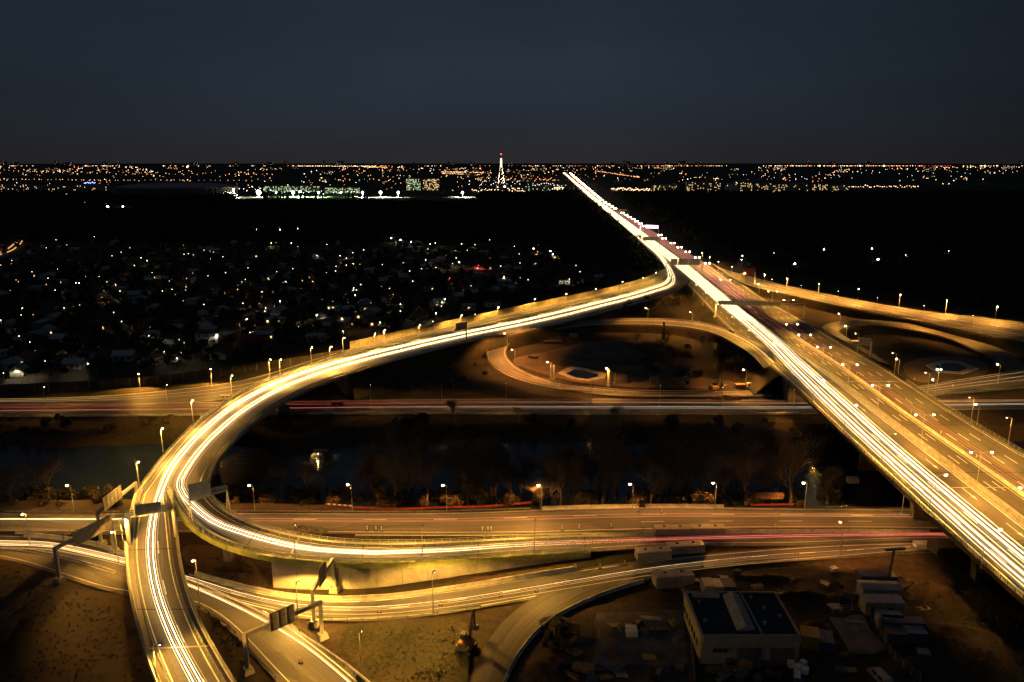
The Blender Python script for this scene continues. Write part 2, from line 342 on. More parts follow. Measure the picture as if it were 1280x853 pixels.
G=Road([(832,341,838,346,3),(815,350,822,356,3.1),(780,361,786,366,3.4),(740,371,744,375,3.6),(690,381,694,385,4),(640,392,646,396,4.5),(590,403,596,408,5),(540,414,546,419,5),(490,425,498,430,4.5),(440,436,450,442,3.6),(400,447,412,457,2.4),(360,459,375,475,1.2),(325,472,345,492,.5),(250,484,262,503,.1),(175,492,180,507,.1),(100,498,100,507,.1),(0,500,0,507,.1),(-80,501,-80,507,.1)],step=6)
F_=Road([(-90,506,-90,523,.05),(100,504.5,100,521,.05),(300,502,300,520,.05),(500,499,500,518,.05),(700,498,700,519,.05),(900,499,900,519,.05),(1050,501,1050,518,.05),(1160,500,1160,513,.05),(1290,499,1290,512,.05),(1420,498,1420,510,.05)],step=8)
Lp=Road([(965,496,965,487,.1),(860,497,860,490,.1),(787,497,787,490,.1),(735,492.5,742,485,.1),(697,487,710,481.5,.1),(656,479,674,474,.1),(630,469,650,463,.2),(611,456,636,451,.5),(605.6,443,631,441,1),(609,434,634,432,1.6),(619,427,644,425.5,2.2),(640,418,664,419,2.8),(684,408.5,702,411,3.2),(722,403,738,407,3.4),(800,399,802,405.5,3.6),(855,401,853,408,4),(895,407.5,888,414.5,5),(925,418,912,426,6.4),(950,431,935,440,7.6),(975,452,955,461,8.3)],step=4)
RL=Road([(1098,452,1112,456,7.9),(1062,430,1080,435,7.1),(1036,417,1056,421,6.2),(1026,410,1046,414.5,5.4),(1034,404,1054,410,4.6),(1060,400.5,1074,407.5,3.8),(1095,399.5,1103,406.8,3.2),(1148,406,1148,413.5,2.4),(1190,413.5,1185,422,1.8),(1218,424,1205,431,1.2),(1245,434,1225,441,.8),(1264,441,1240,449,.5),(1278,453,1250,457,.3),(1300,470,1262,474,.2)],step=4)
Q=Road([(1120,490,1125,500,.2),(1150,484.5,1160,496,.2),(1211,474.5,1220,491,.3),(1290,462,1290,485,.3),(1380,446,1380,475,.3)],step=6)
N1=Road([(-70,641,-70,664,.05),(70,641,70,665,.05),(160,641,160,665,.05),(300,640,300,667,.05),(440,641,440,667,.05),(560,641,560,668,.05),(680,636,680,667,.05),(790,632,790,663,.05),(900,634,900,661,.05),(1050,636,1050,660,.05),(1200,636,1200,662,.05),(1380,636,1380,664,.05)],step=6)
S_=Road([(-70,667,-70,694,.06),(0,668,0,696,.06),(60,671,50,711,.06),(112,677,100,729,.06),(160,694,140,742,.06),(205,710,185,748,.06),(243,722,222,748,.06),(290,738,262,765,.06),(340,762,292,792,.06),(370,785,318,822,.06),(405,810,345,852,.06),(460,855,392,900,.06),(530,920,440,960,.06)],step=3)
Mr=Road([(236,716,240,735,.10),(300,735,290,753,.10),(350,746,335,768,.10),(400,752,395,779,.10),(460,751,460,779,.10),(520,744,520,773,.10),(580,735,582,764,.10),(650,723,650,752,.10),(710,713,720,739,.10),(790,702,800,722,.10),(865,694,880,710,.10),(950,686,955,704,.10),(1050,680,1050,698,.10),(1120,678,1120,690,.10),(1200,677,1200,686,.10),(1350,677,1350,688,.10)],step=4)
X=Road([(800,700,850,716,.12),(740,716,790,730,.12),(690,733,735,749,.12),(655,752,690,771,.12),(622,782,660,798,.12),(598,815,635,833,.12),(586,853,622,868,.12),(578,900,612,910,.12)],step=3)
# ---- carriageway sheets
F_.surface('bank_road','asphalt_dark'); N1.surface('embankment_road','asphalt_pale'); S_.surface('slip_road','asphalt',dz=.0); Mr.surface('lower_road','asphalt')
X.surface('site_road','asphalt_dark'); Lp.surface('loop_road','asphalt_pale',dz=.05); RL.surface('far_loop_road','asphalt',dz=.08); Q.surface('side_road','asphalt'); G.surface('parallel_road','asphalt',dz=.04)
A2g=A2.u_at(738,None); A.surface('ramp_carriageway','asphalt',dz=0); A1.surface('branch_carriageway','asphalt',dz=0); A2.surface('split_carriageway','asphalt',dz=.03)
Hw.surface('motorway','asphalt',cols=10); E.surface('motorway_branch','asphalt',dz=.06,cols=6)
# ---- embankments
def skirt(r,sides,u0,u1,m='grass',name='embankment'):
    for sd in sides:
        b=MB(); rows=[]
        for i in range(r.n):
            if not u0<=r.arc[i]<=u1: continue
            a,c=r.L[i].copy(),r.R[i].copy()
            if sd: a,c=c,a
            d=(a-c); d.z=0; d.normalize(); z=a.z
            row=[a+Vector((0,0,-.03)),a+d*1.2-Vector((0,0,.1))]
            for k in range(1,6):
                q=a+d*(1.2+k/5*(z*1.15+.4)); q.z=z*(1-k/5)-.1*k+.3*noise.noise(q*.25)*(z/4); row.append(q)
            row[-1].z=-.4; rows.append(row)
        if len(rows)>1:
            b.ribbon(rows if not sd else [list(reversed(q)) for q in rows],m); o=b.build(name); o['kind']='structure'
            for p in o.data.polygons: p.use_smooth=True
uAv=A.u_at(425,None)            # where the ramp leaves its embankment
skirt(A,(0,1),0,uAv); skirt(G,(0,1),0,G.u_at(340,None)); skirt(Lp,(0,1),Lp.len*.5,Lp.len*.9); skirt(E,(0,1),0,E.len)
uHv=Hw.u_at(None,474); skirt(Hw,(0,1),0,uHv)
skirt(RL,(0,1),0,RL.len*.8)
# ---- patches of other ground
patch('verge_grass',[(430,784),(560,772),(585,790),(585,853),(560,880),(470,880),(440,830)],'grass',.06)
patch('verge_soil',[(0,702),(60,722),(130,750),(165,765),(185,880),(-60,900),(-60,705)],'soil',.05)
patch('loop_grass',[(445,470),(520,440),(600,428),(605,450),(640,474),(700,490),(600,494),(470,494),(430,490)],'grass',.05)
patch('loop_grass',[(660,418),(740,408),(850,410),(940,452),(960,480),(900,440),(800,430),(720,424)],'grass',.05)
patch('sand_flat',[(232,682),(300,690),(335,735),(300,735),(240,712)],'sand',.07)
patch('gravel_yard',[(700,770),(780,752),(860,760),(870,853),(860,900),(600,900),(640,850),(670,800)],'sand',.07)
patch('concrete_apron',[(1036,772),(1077,769),(1108,813),(1066,822)],'concrete_dark',.10,straight=True)
patch('concrete_apron',[(745,765),(852,763),(860,828),(742,834)],'concrete_dark',.10,straight=True)
patch('gravel_yard',[(640,452),(680,440),(760,425),(800,440),(860,470),(940,480),(940,487),(760,482),(690,470)],'yard_sand',.07)
patch('gravel_yard',[(1130,455),(1180,445),(1230,452),(1225,470),(1150,478)],'yard_sand',.07)
patch('verge_strip',[(0,629),(150,624),(300,629),(440,632),(480,640),(300,641),(0,642)],'sand',.09)

# ================================================================ VIADUCT STRUCTURES
def viaduct(road,u0,u1,label,cat='viaduct',depth=1.3,m='concrete',inset=2.0,group=None,name='viaduct'):
    c=road.at(u0,.5); root=empty(name,(c.x,c.y,0),0,label,cat,group)
    b=MB(); rows=[]
    for u in road.samples(4,u0,u1):
        a=road.at(u,0); d=road.at(u,1); v=(d-a); v.z=0; W=v.length; v.normalize(); z=Vector((0,0,1))
        rows.append([a-z*.05-v*.35, a-v*.35-z*.75, a+v*inset-z*1.0, a+v*(inset+.3)-z*(depth+.5), d-v*(inset+.3)-z*(depth+.5), d-v*inset-z*1.0, d+v*.35-z*.75, d+v*.35-z*.05])
    b.ribbon(rows,m)
    for r_ in (rows[0],rows[-1]): b.face(r_,m)
    b.build('deck',root)
    return root
def edge_line(road,u0,u1,m,side,step=3):
    return [road.atm(u,m,side) for u in road.samples(step,u0,u1)]
def parapet(root,road,u0,u1,side,h=.9,m='concrete',name='parapet',off=-.18,wd=.35):
    b=MB(); rows=[]
    for u in road.samples(3,u0,u1):
        a=road.atm(u,off-wd/2,side); c=road.atm(u,off+wd/2,side); z=Vector((0,0,1))
        rows.append([a-z*.7,a+z*h,c+z*h,c-z*.02])
    b.ribbon(rows,m); return b.build(name,root)
def railing(root,road,u0,u1,side,off,h=1.0,spacing=2.0,m='steel',rails=(1.0,.55),base=0,r=.045,post=.09,limit=300,band=None,pname='post'):
    us=road.samples(spacing,u0,u1)
    if len(us)>limit: us=us[-limit:]
    o=root.matrix_basis.translation
    for u in us:
        p=road.atm(u,off,side,base)-o; q=road.atm(u+.2,off,side)-road.atm(u-.2,off,side)
        inst(ubox(m),pname,root,p,math.atan2(q.y,q.x),(post,post,h))
    b=MB()
    for k in rails: b.path([road.atm(u,off,side,base+h*k) for u in road.samples(2.5,u0,u1)],r,m)
    b.build('rail',root)
    if band:   # steel W-beam: a flat band at bumper height
        g_=MB(); rows=[]
        for u in road.samples(2.5,u0,u1):
            a=road.atm(u,off-.05,side,base+.42); c=road.atm(u,off-.11,side,base+.52); d=road.atm(u,off-.05,side,base+.6); e_=road.atm(u,off-.11,side,base+.68); f=road.atm(u,off-.05,side,base+.76); rows.append([a,c,d,e_,f])
        g_.ribbon(rows,band); g_.build('guard_rail',root)
def guardrail(road,u0,u1,side,off,label,m='steel',spacing=3.0,group='steel guard rails along the roads'):
    c=road.atm(u0,off,side); root=empty('guard_rail_barrier',(c.x,c.y,c.z),0,label,'guard rail',group)
    railing(root,road,u0,u1,side,off,.75,spacing,m,rails=(),band=m) if False else None
    o=root.matrix_basis.translation; us=road.samples(spacing,u0,u1)[:300]
    for u in us:
        p=road.atm(u,off,side)-o; inst(ubox('steel_dark'),'post',root,p,0,(.12,.12,.7))
    g_=MB(); rows=[]
    for u in road.samples(2.5,u0,u1):
        rows.append([road.atm(u,off-.08,side,.45),road.atm(u,off-.15,side,.52),road.atm(u,off-.08,side,.6),road.atm(u,off-.15,side,.69),road.atm(u,off-.08,side,.78)])
    g_.ribbon(rows,m); g_.build('guard_beam',root); return root
def jersey_mesh():
    b=MB(); prof=[(-.30,0),(-.26,.12),(-.12,.35),(-.09,.85),(.09,.85),(.12,.35),(.26,.12),(.30,0)]
    rows=[[Vector((x,y,z)) for y,z in prof] for x in (-.495,.495)]; b.ribbon(rows,'barrier_concrete')
    for r_ in rows: b.face(r_,'barrier_concrete')
    return b.mesh('jersey_barrier')
JM=jersey_mesh()
def barrier(road,u0,u1,t=None,side=0,off=None,label='',seg=4.0,h=1.0,group='concrete barriers beside the roads',wide=1.2):
    f=(lambda u:road.at(u,t)) if t is not None else (lambda u:road.atm(u,off,side))
    us=road.samples(seg,u0,u1); c=f(us[0]); root=empty('concrete_barrier',tuple(c),0,label,'barrier',group)
    if len(us)>301: us=us[-301:]
    for a,b_ in zip(us[:-1],us[1:]):
        p,q=f(a),f(b_); d=q-p; inst(JM,'barrier_segment',root,(p+q)/2-c,0,(d.length,wide,h*random.uniform(.97,1.03)),rot=(0,-math.atan2(d.z,math.hypot(d.x,d.y)),math.atan2(d.y,d.x)+random.uniform(-.006,.006)))
    return root
# main ramp
va=viaduct(A,uAv,A.len,'long curving two lane ramp viaduct sweeping over the river and the bank road')
parapet(va,A,uAv,A.len,0,h=.3,wd=.6,m='parapet_concrete'); parapet(va,A,uAv,A.len,1,h=.3,wd=.6,m='parapet_concrete')
railing(va,A,uAv,A.len,0,-.25,1.1,2.2,'steel',rails=(1,.66,.33)); railing(va,A,uAv,A.len,0,1.5,.75,3,'steel',rails=(),band='steel')
railing(va,A,uAv,A.len,1,-.25,1.1,2.2,'steel',rails=(1,.66,.33)); railing(va,A,uAv,A.len,1,1.5,.75,3,'steel',rails=(),band='steel')
# left branch
vb=viaduct(A1,0,A1.len,'left branch of the ramp viaduct coming down towards the bottom left corner')
for sd in (0,1):
    parapet(vb,A1,0,A1.len,sd,h=.35,wd=.7,off=-.35,m='parapet_concrete')
    railing(vb,A1,0,A1.len,sd,-.2,1.1,1.5,'steel',rails=(1,.62,.3),post=.1,r=.05); railing(vb,A1,0,A1.len,sd,1.15,.8,1.5,'steel',rails=(),band='steel',post=.16)
# right branch: olive panels on the fascia
vc=viaduct(A2,0,A2g,'right branch of the ramp viaduct with olive fascia panels descending to the lower road',depth=.9)
for sd in (0,1):
    parapet(vc,A2,0,A2g,sd,h=.3,wd=.45)
    railing(vc,A2,0,A2g,sd,-.1,1.1,2.0,'steel',rails=(1,.62,.3),post=.1,r=.05)
    railing(vc,A2,4 if sd==0 else 0,A2g,sd,.95,.75,2.6,'steel',rails=(),band='steel')
us=A2.samples(4,0,A2g); o_=vc.matrix_basis.translation
for a,b_ in zip(us[:-1],us[1:]):
    p,q=A2.atm(a,-.62,0),A2.atm(b_,-.62,0); d=q-p; hh=1.25 if p.z>2 else max(.5,p.z*.6)
    inst(ubox('green_panel'),'fascia_panel',vc,(p+q)/2-o_-Vector((0,0,hh-.25)),0,(d.length-.16,.12,hh),rot=(0,-math.atan2(d.z,math.hypot(d.x,d.y)),math.atan2(d.y,d.x)))
# retaining wall below the right branch
uw0=A2.u_at(337,None,0); uw1=A2.u_at(735,None,0)
c=A2.at(uw0,0); rw=empty('retaining_wall',(c.x,c.y,0),0,'long pale concrete retaining wall under the right ramp branch, joints between its panels','wall')
us=A2.samples(5.5,uw0,uw1); pr=A2.atm(us[0],.35,0); o_=rw.matrix_basis.translation
for a,b_ in zip(us[:-1],us[1:]):
    p,q=A2.atm(a,.1,0),A2.atm(b_,.1,0); d=q-p; d.z=0; b=MB(); n=Vector((d.y,-d.x,0)).normalized(); e1=d.normalized()*.03
    if (p+n).y>p.y: n=-n
    P0,P1=p+e1,q-e1; top=Vector((0,0,-1.12)); k=n*(-.4)
    lo0=Vector((P0.x,P0.y,-.3)); lo1=Vector((P1.x,P1.y,-.3))
    if P0.z<1.4: top=Vector((0,0,-.6*max(P0.z,.1)))
    b.face([lo0,lo1,P1+top,P0+top],'concrete'); b.face([lo0+k,lo0,P0+top,P0+top+k],'concrete'); b.face([P0+top,P1+top,P1+top+k,P0+top+k],'concrete'); b.face([lo1,lo1+k,P1+top+k,P1+top],'concrete')
    b.build('wall_panel',rw)
b=MB(); a0=A2.atm(uw0,.12,0); a1=A2.atm(uw0,.5,1); t0=Vector((0,0,-1.0)); b.face([Vector((a0.x,a0.y,-.3)),Vector((a1.x,a1.y,-.3)),a1+t0,a0+t0],'concrete'); b.build('end_wall',rw)
b=MB(); rows=[]
for u in A2.samples(5,uw0,uw1+30):
    a0=A2.atm(u,.5,1); rows.append([a0-Vector((0,0,.3)),Vector((a0.x,a0.y+max(a0.z,0)*1.2,-.35))])
b.ribbon(rows,'grass'); b.build('back_slope',rw)
# motorway bridge
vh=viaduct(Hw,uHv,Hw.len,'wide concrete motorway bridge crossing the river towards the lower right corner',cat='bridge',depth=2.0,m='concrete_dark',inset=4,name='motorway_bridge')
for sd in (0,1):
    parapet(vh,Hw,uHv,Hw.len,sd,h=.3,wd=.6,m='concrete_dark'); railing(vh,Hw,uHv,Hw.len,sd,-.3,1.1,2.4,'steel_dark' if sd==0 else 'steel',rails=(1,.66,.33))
    railing(vh,Hw,uHv,Hw.len,sd,1.3,.75,3,'steel',rails=(),band='steel')
# ---- piers
def pier(road,u,kind,label,parent,t=.5,wide=3.5,thick=1.4,m='concrete'):
    c=road.at(u,t); a,d=road.at(u,0),road.at(u,1); az=math.atan2(d.y-a.y,d.x-a.x); g0=min(gz(c.x,c.y),0)-.5; top=c.z-1.75
    b=MB(); Q_=Matrix.Rotation(az,3,'Z')
    if kind=='v':
        for s in (-1,1):
            b.beam(Vector((c.x,c.y,g0+1.5))+Q_@Vector((s*.8,0,0)),Vector((c.x,c.y,top))+Q_@Vector((s*3.6,0,0)),1.3,1.1,m)
        b.box((c.x,c.y,g0+1.2),(7,4,2.4),m,az)
    elif kind=='flare':
        n=9
        for i in range(n):
            z0=g0+(top-g0)*i/n; z1=g0+(top-g0)*(i+1)/n; w0=wide*(1+.9*(i/n)**3)
            w1=wide*(1+.9*((i+1)/n)**3); b.box((c.x,c.y,(z0+z1)/2),(w0,thick,z1-z0),m,az,taper=w1/w0)
    else:
        b.box((c.x,c.y,(g0+top)/2),(wide,thick,top-g0),m,az); b.box((c.x,c.y,top-.35),(wide+1.6,thick+.3,.7),m,az)
    return b.build('pier',parent)
pier(A,A.u_at(352,None),'v','',va); pier(A,A.u_at(262,None),'col','',va,wide=5); pier(A,A.u_at(None,600),'col','',va,wide=5)
for py in (668,735,810,870): pier(A1,A1.u_at(None,py),'col','',vb,wide=3)
pier(A2,A2.u_at(283,None),'col','',vc,wide=2,thick=1.6)
for y in (505,548,): 
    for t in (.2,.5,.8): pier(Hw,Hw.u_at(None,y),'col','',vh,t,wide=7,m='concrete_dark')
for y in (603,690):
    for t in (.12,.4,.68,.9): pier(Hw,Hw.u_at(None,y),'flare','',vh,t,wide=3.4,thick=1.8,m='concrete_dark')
# abutment of the ramp on the far bank
def abut(road,u,parent,m='concrete'):
    a,d=road.at(u,0),road.at(u,1); v=(d-a); v.z=0; W=v.length; az=math.atan2(v.y,v.x); c=(a+d)/2; b=MB(); fw=(road.at(u+2,.5)-road.at(u,.5)); fw.z=0; fw.normalize()
    b.box((c.x,c.y,c.z/2-1),(W-.5,1.2,c.z),m,az)
    for e_ in (a,d):
        x0=e_-fw*0; b.face([Vector((x0.x,x0.y,-1)),x0-Vector((0,0,.9)),x0-fw*9-Vector((0,0,.9)),x0-fw*4-Vector((0,0,e_.z+.5))],m); 
    b.build('abutment',parent)
abut(A,uAv+.5,va); abut(Hw,uHv+.5,vh,'concrete_dark')
# ---- barriers, guard rails on the other roads
uA0=A.u_at(835,None)
guardrail(A,A.u_at(800,None),uAv,1,.5,'steel guard rail on the loop side of the bright curving ramp')
guardrail(A,A.u_at(790,None),uAv,0,.4,'steel guard rail between the bright ramp and the parallel road')
guardrail(Lp,4,Lp.len*.97,0,.5,'steel guard rail round the outside of the orange loop road')
guardrail(Lp,4,Lp.len*.6,1,.5,'steel guard rail round the inside of the orange loop road')
guardrail(E,10,E.len-10,1,.8,'guard rail on the near side of the upper right branch road')
guardrail(N1,N1.u_at(10,None),N1.u_at(670,None),0,.6,'guard rail on the river side of the embankment road')
guardrail(N1,N1.u_at(440,None),N1.u_at(820,None),1,-1.8,'guard rail between the embankment road and the ramp branch')
guardrail(F_,F_.u_at(0,None),F_.u_at(1000,None),1,.6,'guard rail on the river side of the dark bank road')
guardrail(A2,A2g,A2.u_at(900,None),0,.4,'guard rail where the ramp branch reaches the ground')
guardrail(S_,S_.u_at(240,747,1),S_.u_at(300,790,1),1,.4,'guard rail on the soil side of the slip road next to the left branch')
guardrail(S_,S_.u_at(365,780,0),S_.u_at(470,860,0),0,.3,'guard rail on the grass side of the slip road at the bottom')
guardrail(S_,S_.u_at(300,810,1),S_.u_at(345,852,1),1,.2,'short guard rail beyond the gantry foot at the bottom')
guardrail(Mr,Mr.u_at(400,None),Mr.u_at(600,None),1,.3,'guard rail above the olive grass patch')
guardrail(Q,3,Q.len-3,0,.5,'guard rail on the far edge of the side road at the right'); guardrail(Q,3,Q.len-3,1,.5,'guard rail on the near edge of the side road at the right')
barrier(N1,N1.u_at(680,None),N1.u_at(910,None),side=0,off=.3,label='concrete barrier row on the river side of the embankment road')
barrier(N1,N1.u_at(20,None),N1.u_at(160,None),side=1,off=-1.2,label='')['label']='concrete barrier row at the far left between the two lower roads'
barrier(S_,S_.u_at(30,670,0),S_.u_at(160,694,0),side=0,off=.3,label='pale concrete barrier row on the upper edge of the slip road left of the viaduct')
barrier(S_,S_.u_at(0,None,.5),S_.u_at(145,None,.5),t=.55,label='dark low barrier row dividing the slip road left of the viaduct',h=.7)
barrier(Mr,Mr.u_at(245,None,0),Mr.u_at(722,None,0),side=0,off=.2,label='long concrete barrier row below the retaining wall',wide=1.4,h=1.15)
barrier(N1,N1.u_at(722,None),N1.u_at(1160,None),side=1,off=-2.4,label='concrete barrier row between embankment road and red tail light lane',wide=1.5)
barrier(X,X.u_at(800,722,1),X.len,side=1,off=-.2,label='curved low barrier row round the inside of the unlit site road',h=.9)
for t,lb in ((.415,'concrete median barrier row left of the lamp posts on the motorway bridge'),(.45,'concrete median barrier row right of the lamp posts on the motorway bridge'),(.625,'pale barrier row between middle and right carriageways of the motorway bridge')):
    barrier(Hw,Hw.u_at(None,385),Hw.len,t=t,label=lb,seg=4.5,wide=1.3,group=None)
# ---- markings
mk=MB()
def dash(road,t,u0,u1,L=6,gap=12,wd=.22,dz=.012):
    u=u0
    while u+L<u1:
        p,q=road.at(u,t,dz),road.at(u+L,t,dz); d=(q-p); d.z=0; d.normalize(); n=Vector((-d.y,d.x,0))*wd/2
        mk.face([p-n,p+n,q+n,q-n],'paint'); u+=L+gap
def solid(road,off,side,u0=0,u1=None,wd=.22,dz=.012,t=None):
    rows=[]
    for u in road.samples(4,u0,u1 or road.len):
        if t is None: a=road.atm(u,off-wd/2,side,dz); c=road.atm(u,off+wd/2,side,dz)
        else: p=road.at(u,t,dz); v=(road.R[0]-road.L[0]).normalized()*wd/2; a,c=p-v,p+v
        rows.append([a,c] if side==0 else [c,a])
    mk.ribbon(rows,'paint')
for r_,of in ((A,1.9),(A1,1.8),(A2,1.8)):
    solid(r_,of,0,dz=.045 if r_ is A2 else .012); solid(r_,of,1,dz=.045 if r_ is A2 else .012)
dash(A,.5,0,A.len-30); dash(A1,.62,10,A1.len); 
for r_ in (Lp,E,RL,Q,G,F_,N1,Mr): 
    dz={Lp:.062,E:.075,G:.055}.get(r_,.012); solid(r_,.9,0,dz=dz); solid(r_,.9,1,dz=dz)
solid(S_,1,0,u0=0,dz=.012); solid(S_,1.6,1,dz=.012)
dash(F_,.5,0,F_.len); dash(N1,.35,0,N1.len); dash(N1,.66,N1.len*.6,N1.len); dash(E,.35,0,E.len,dz=.075); dash(E,.65,0,E.len,dz=.075); dash(Mr,.5,0,Mr.len,4,8)
uh=Hw.u_at(None,300)
for t in (.11,.195,.28,.515,.565,.71,.79,.87): dash(Hw,t,uh,Hw.len,L=6,gap=12,wd=.3)
for t in (.03,.395,.47,.60,.65,.97): solid(Hw,0,0,uh,t=t,wd=.3)
# lane arrows
def arrow(road,u,t):
    p=road.at(u,t,.014); q=road.at(u+5,t,.014); d=(q-p); d.z=0; d.normalize(); n=Vector((-d.y,d.x,0)); mk.face([p-n*.12,p+n*.12,q+n*.12,q-n*.12],'paint'); r_=q; mk.face([r_-n*.45,r_+n*.45,r_+d*2.6],'paint')
for py in (430,455,510,570,610,660): arrow(Hw,Hw.u_at(None,py),.345)
mk.build('road_marking')['kind']='structure'
# arrow heads and cross joints
j=MB()
for road,us_ in ((A1,(A1.u_at(None,812),)),(A2,(A2.u_at(365,None),)),(Hw,(uHv,Hw.u_at(None,603)))):
    for u in us_:
        a,c=road.at(u,.02,.05),road.at(u,.98,.05); j.beam(a,c,.35,.03,'steel')
for road,u0_,st in ((A,uAv,34),(A1,6,26),(A2,10,26),(Hw,uHv+12,38)):
    u=u0_
    while u<road.len:
        if road is not A2 or u<A2g:
            a,c=road.at(u,.015,.05),road.at(u,.985,.05); j.beam(a,c,.22,.02,'rubber')
        u+=st
j.build('expansion_joint')['kind']='structure'
# ================================================================ STREET LAMPS
hu0=lambda y:Hw.u_at(None,y)
LAMPM={}
def lamp_meshes(h,double,dark,arm,em,br):
    k=(h,double,dark,arm,em,br)
    if k in LAMPM: return LAMPM[k]
    po=MB(); po.tube((0,0,0),(0,0,.5),.16,.14,'steel',8); po.tube((0,0,.5),(0,0,h-.35),.12,.07,'steel',7); po=po.mesh('pole')
    ar=MB(); hd=MB(); bl=MB()
    for s in ((1,-1) if double else (1,)):
        ar.tube((0,0,h-.4),(s*arm*.5,0,h-.08),.055,.05,'steel',5); ar.tube((s*arm*.5,0,h-.08),(s*(arm-.2),0,h),.05,.045,'steel',5)
        hd.box((s*(arm+.1),0,h+.04),(1.0,.42,.16),'steel_dark' if dark else 'steel',taper=.8)
        bl.ball((s*(arm+.1),0,h-.12-(0 if dark else br*.25)),.16 if dark else br,em,8,5,.5 if dark else .8)
    LAMPM[k]=(po,ar.mesh('arm'),hd.mesh('lamp_head'),bl.mesh('bulb')); return LAMPM[k]
LD={}; PW=6.2
def spot(parent,loc,power,col,size=151,blend=.4,name='lamp_light',rad=.22,aim=None):
    k=(round(power),col,size)
    if k not in LD:
        l=bpy.data.lights.new('lamp_light','SPOT'); l.energy=power*PW; l.color=col; l.spot_size=R(size); l.spot_blend=blend; l.shadow_soft_size=rad; LD[k]=l
        l.use_nodes=True; t=l.node_tree; em=t.nodes['Emission']; tc_=t.nodes.new('ShaderNodeTexCoord'); sz=t.nodes.new('ShaderNodeSeparateXYZ'); t.links.new(tc_.outputs['Normal'],sz.inputs[0])
        # street luminaire distribution: throws more light sideways than straight down
        a_=t.nodes.new('ShaderNodeMath'); a_.operation='ABSOLUTE'; t.links.new(sz.outputs['Z'],a_.inputs[0]); p_=t.nodes.new('ShaderNodeMath'); p_.operation='POWER'; p_.inputs[1].default_value=-2.2; t.links.new(a_.outputs[0],p_.inputs[0]); m_=t.nodes.new('ShaderNodeMath'); m_.operation='MINIMUM'; m_.inputs[1].default_value=7; t.links.new(p_.outputs[0],m_.inputs[0]); q_=t.nodes.new('ShaderNodeMath'); q_.operation='MULTIPLY'; q_.inputs[1].default_value=.30; t.links.new(m_.outputs[0],q_.inputs[0]); t.links.new(q_.outputs[0],em.inputs['Strength'])
    o=bpy.data.objects.new(name,LD[k]); C.objects.link(o); o.parent=parent; o.location=loc
    if aim: o.rotation_euler=(Matrix.Rotation(-parent.rotation_euler.z,3,'Z')@Vector(aim)).to_track_quat('-Z','Y').to_euler()
    return o
GOLD=(1,.44,.06); ORANGE=(1,.37,.06); WARM=(1,.78,.5); YEL=(1,.49,.07)
def lamp(px,py,z0,az,label,group,h=8.5,arm=1.3,double=False,dark=False,power=1800,col=GOLD,em='em_lamp',br=.3,base=None,name='street_lamp',aim=None):
    "px,py: the lamp head (or, with base=True, the foot of the pole)"
    if base: b=P(px,py,z0)
    else:
        hd=P(px,py,z0+h); b=Vector((hd.x-(0 if double else math.cos(az)*arm),hd.y-(0 if double else math.sin(az)*arm),z0))
    r=empty(name,tuple(b),az,label,'street lamp',group)
    po,ar,hm,bl=lamp_meshes(h,double,dark,arm,em,br)
    inst(po,'pole',r); inst(ar,'arm',r); q=inst(hm,'lamp_head',r); inst(bl,'bulb',q)
    if power:
        for s in ((1,-1) if double else (1,)): spot(r,(s*(arm+.1),0,h-.42),power,col,aim=aim)
    return r
def row(heads,z0,az,desc,group,bases=False,**k):
    n=len(heads)
    for i,hh in enumerate(heads):
        z=z0 if not callable(z0) else z0(hh)
        kk=dict(k); 
        if len(hh)>2: kk.update(hh[2])
        w_='dark headed' if kk.get('dark') else 'lit'
        st='only' if n==1 else ('leftmost' if i==0 else 'rightmost' if i==n-1 else ORD[i]+' from the left')
        lamp(hh[0],hh[1],z,az,f"{w_} {'twin ' if kk.get('double') else ''}lamp, {st} {desc}",group,base=bases or None,**kk)
row([(84,606,{'power':1200}),(312,606),(435,605),(554,606),(673.5,606,{'aim':None,'power':5000}),(788,604.5),(892,603),(1005,603),(1127,612,{'power':1800})],0,R(180),'between embankment road and river','lamps along the river side of the embankment road',aim=(0,-.35,-1),h=7.6,arm=.8,power=4300,col=ORANGE,em='em_lamp_orange',br=.34)
row([(28,642),(140,664),(241,700)],0,R(250),'beside the slip road at left','lamps along the slip road',aim=(.1,.6,-1),h=9,arm=.7,power=600,col=GOLD,br=.24)
row([(372,728,{'dark':True,'h':6}),(451,789,{}),(542,715,{'h':9.5}),],0,R(60),'by the retaining wall and olive grass','lamps by the retaining wall',h=8.5,arm=.5,dark=True,power=3900,col=YEL)
row([(368,656,{'power':4500}),(528,657,{'power':4500}),(669,650,{'power':4000})],lambda h:{368:7.2,528:4.8,669:2.4}[h[0]],R(75),'on the near edge of the right ramp branch','lamps on the right ramp branch',h=8,arm=.5,dark=True,col=YEL)
row([(1051,652)],0,R(120),'at the lower road above the site cabins','lamp above the site cabins',aim=(0,.6,-1),h=8.5,arm=.7,power=1300,col=ORANGE,em='em_lamp_orange',br=.24)
row([(156,648,{}),(199,805,{})],8.5,R(10),'on the outer edge of the left ramp branch','lamps on the left ramp branch',aim=(.5,0,-1),h=7,arm=1,dark=True,power=4500,col=YEL)
row([(173,577),(203,535),(241,500),(290,469),(338,449),(351,449),(390,434),(414,433),(430,422)],8.4,R(-30),'on the outer edge of the curving ramp','lamps along the outer edge of the ramp viaduct',h=7.4,arm=.9,power=6500,col=YEL,br=.2)
row([(469,417),(481,412),(525,406),(577,394),(623,384),(669,373.5),(708,367),(744.5,361),(778,352),(804,347),(820,341)],lambda h:5.6-(h[0]-470)*.007,R(-50),'in front of the pale noise wall','lamps along the pale noise wall',h=7.6,arm=.9,power=6500,col=YEL,br=.22)
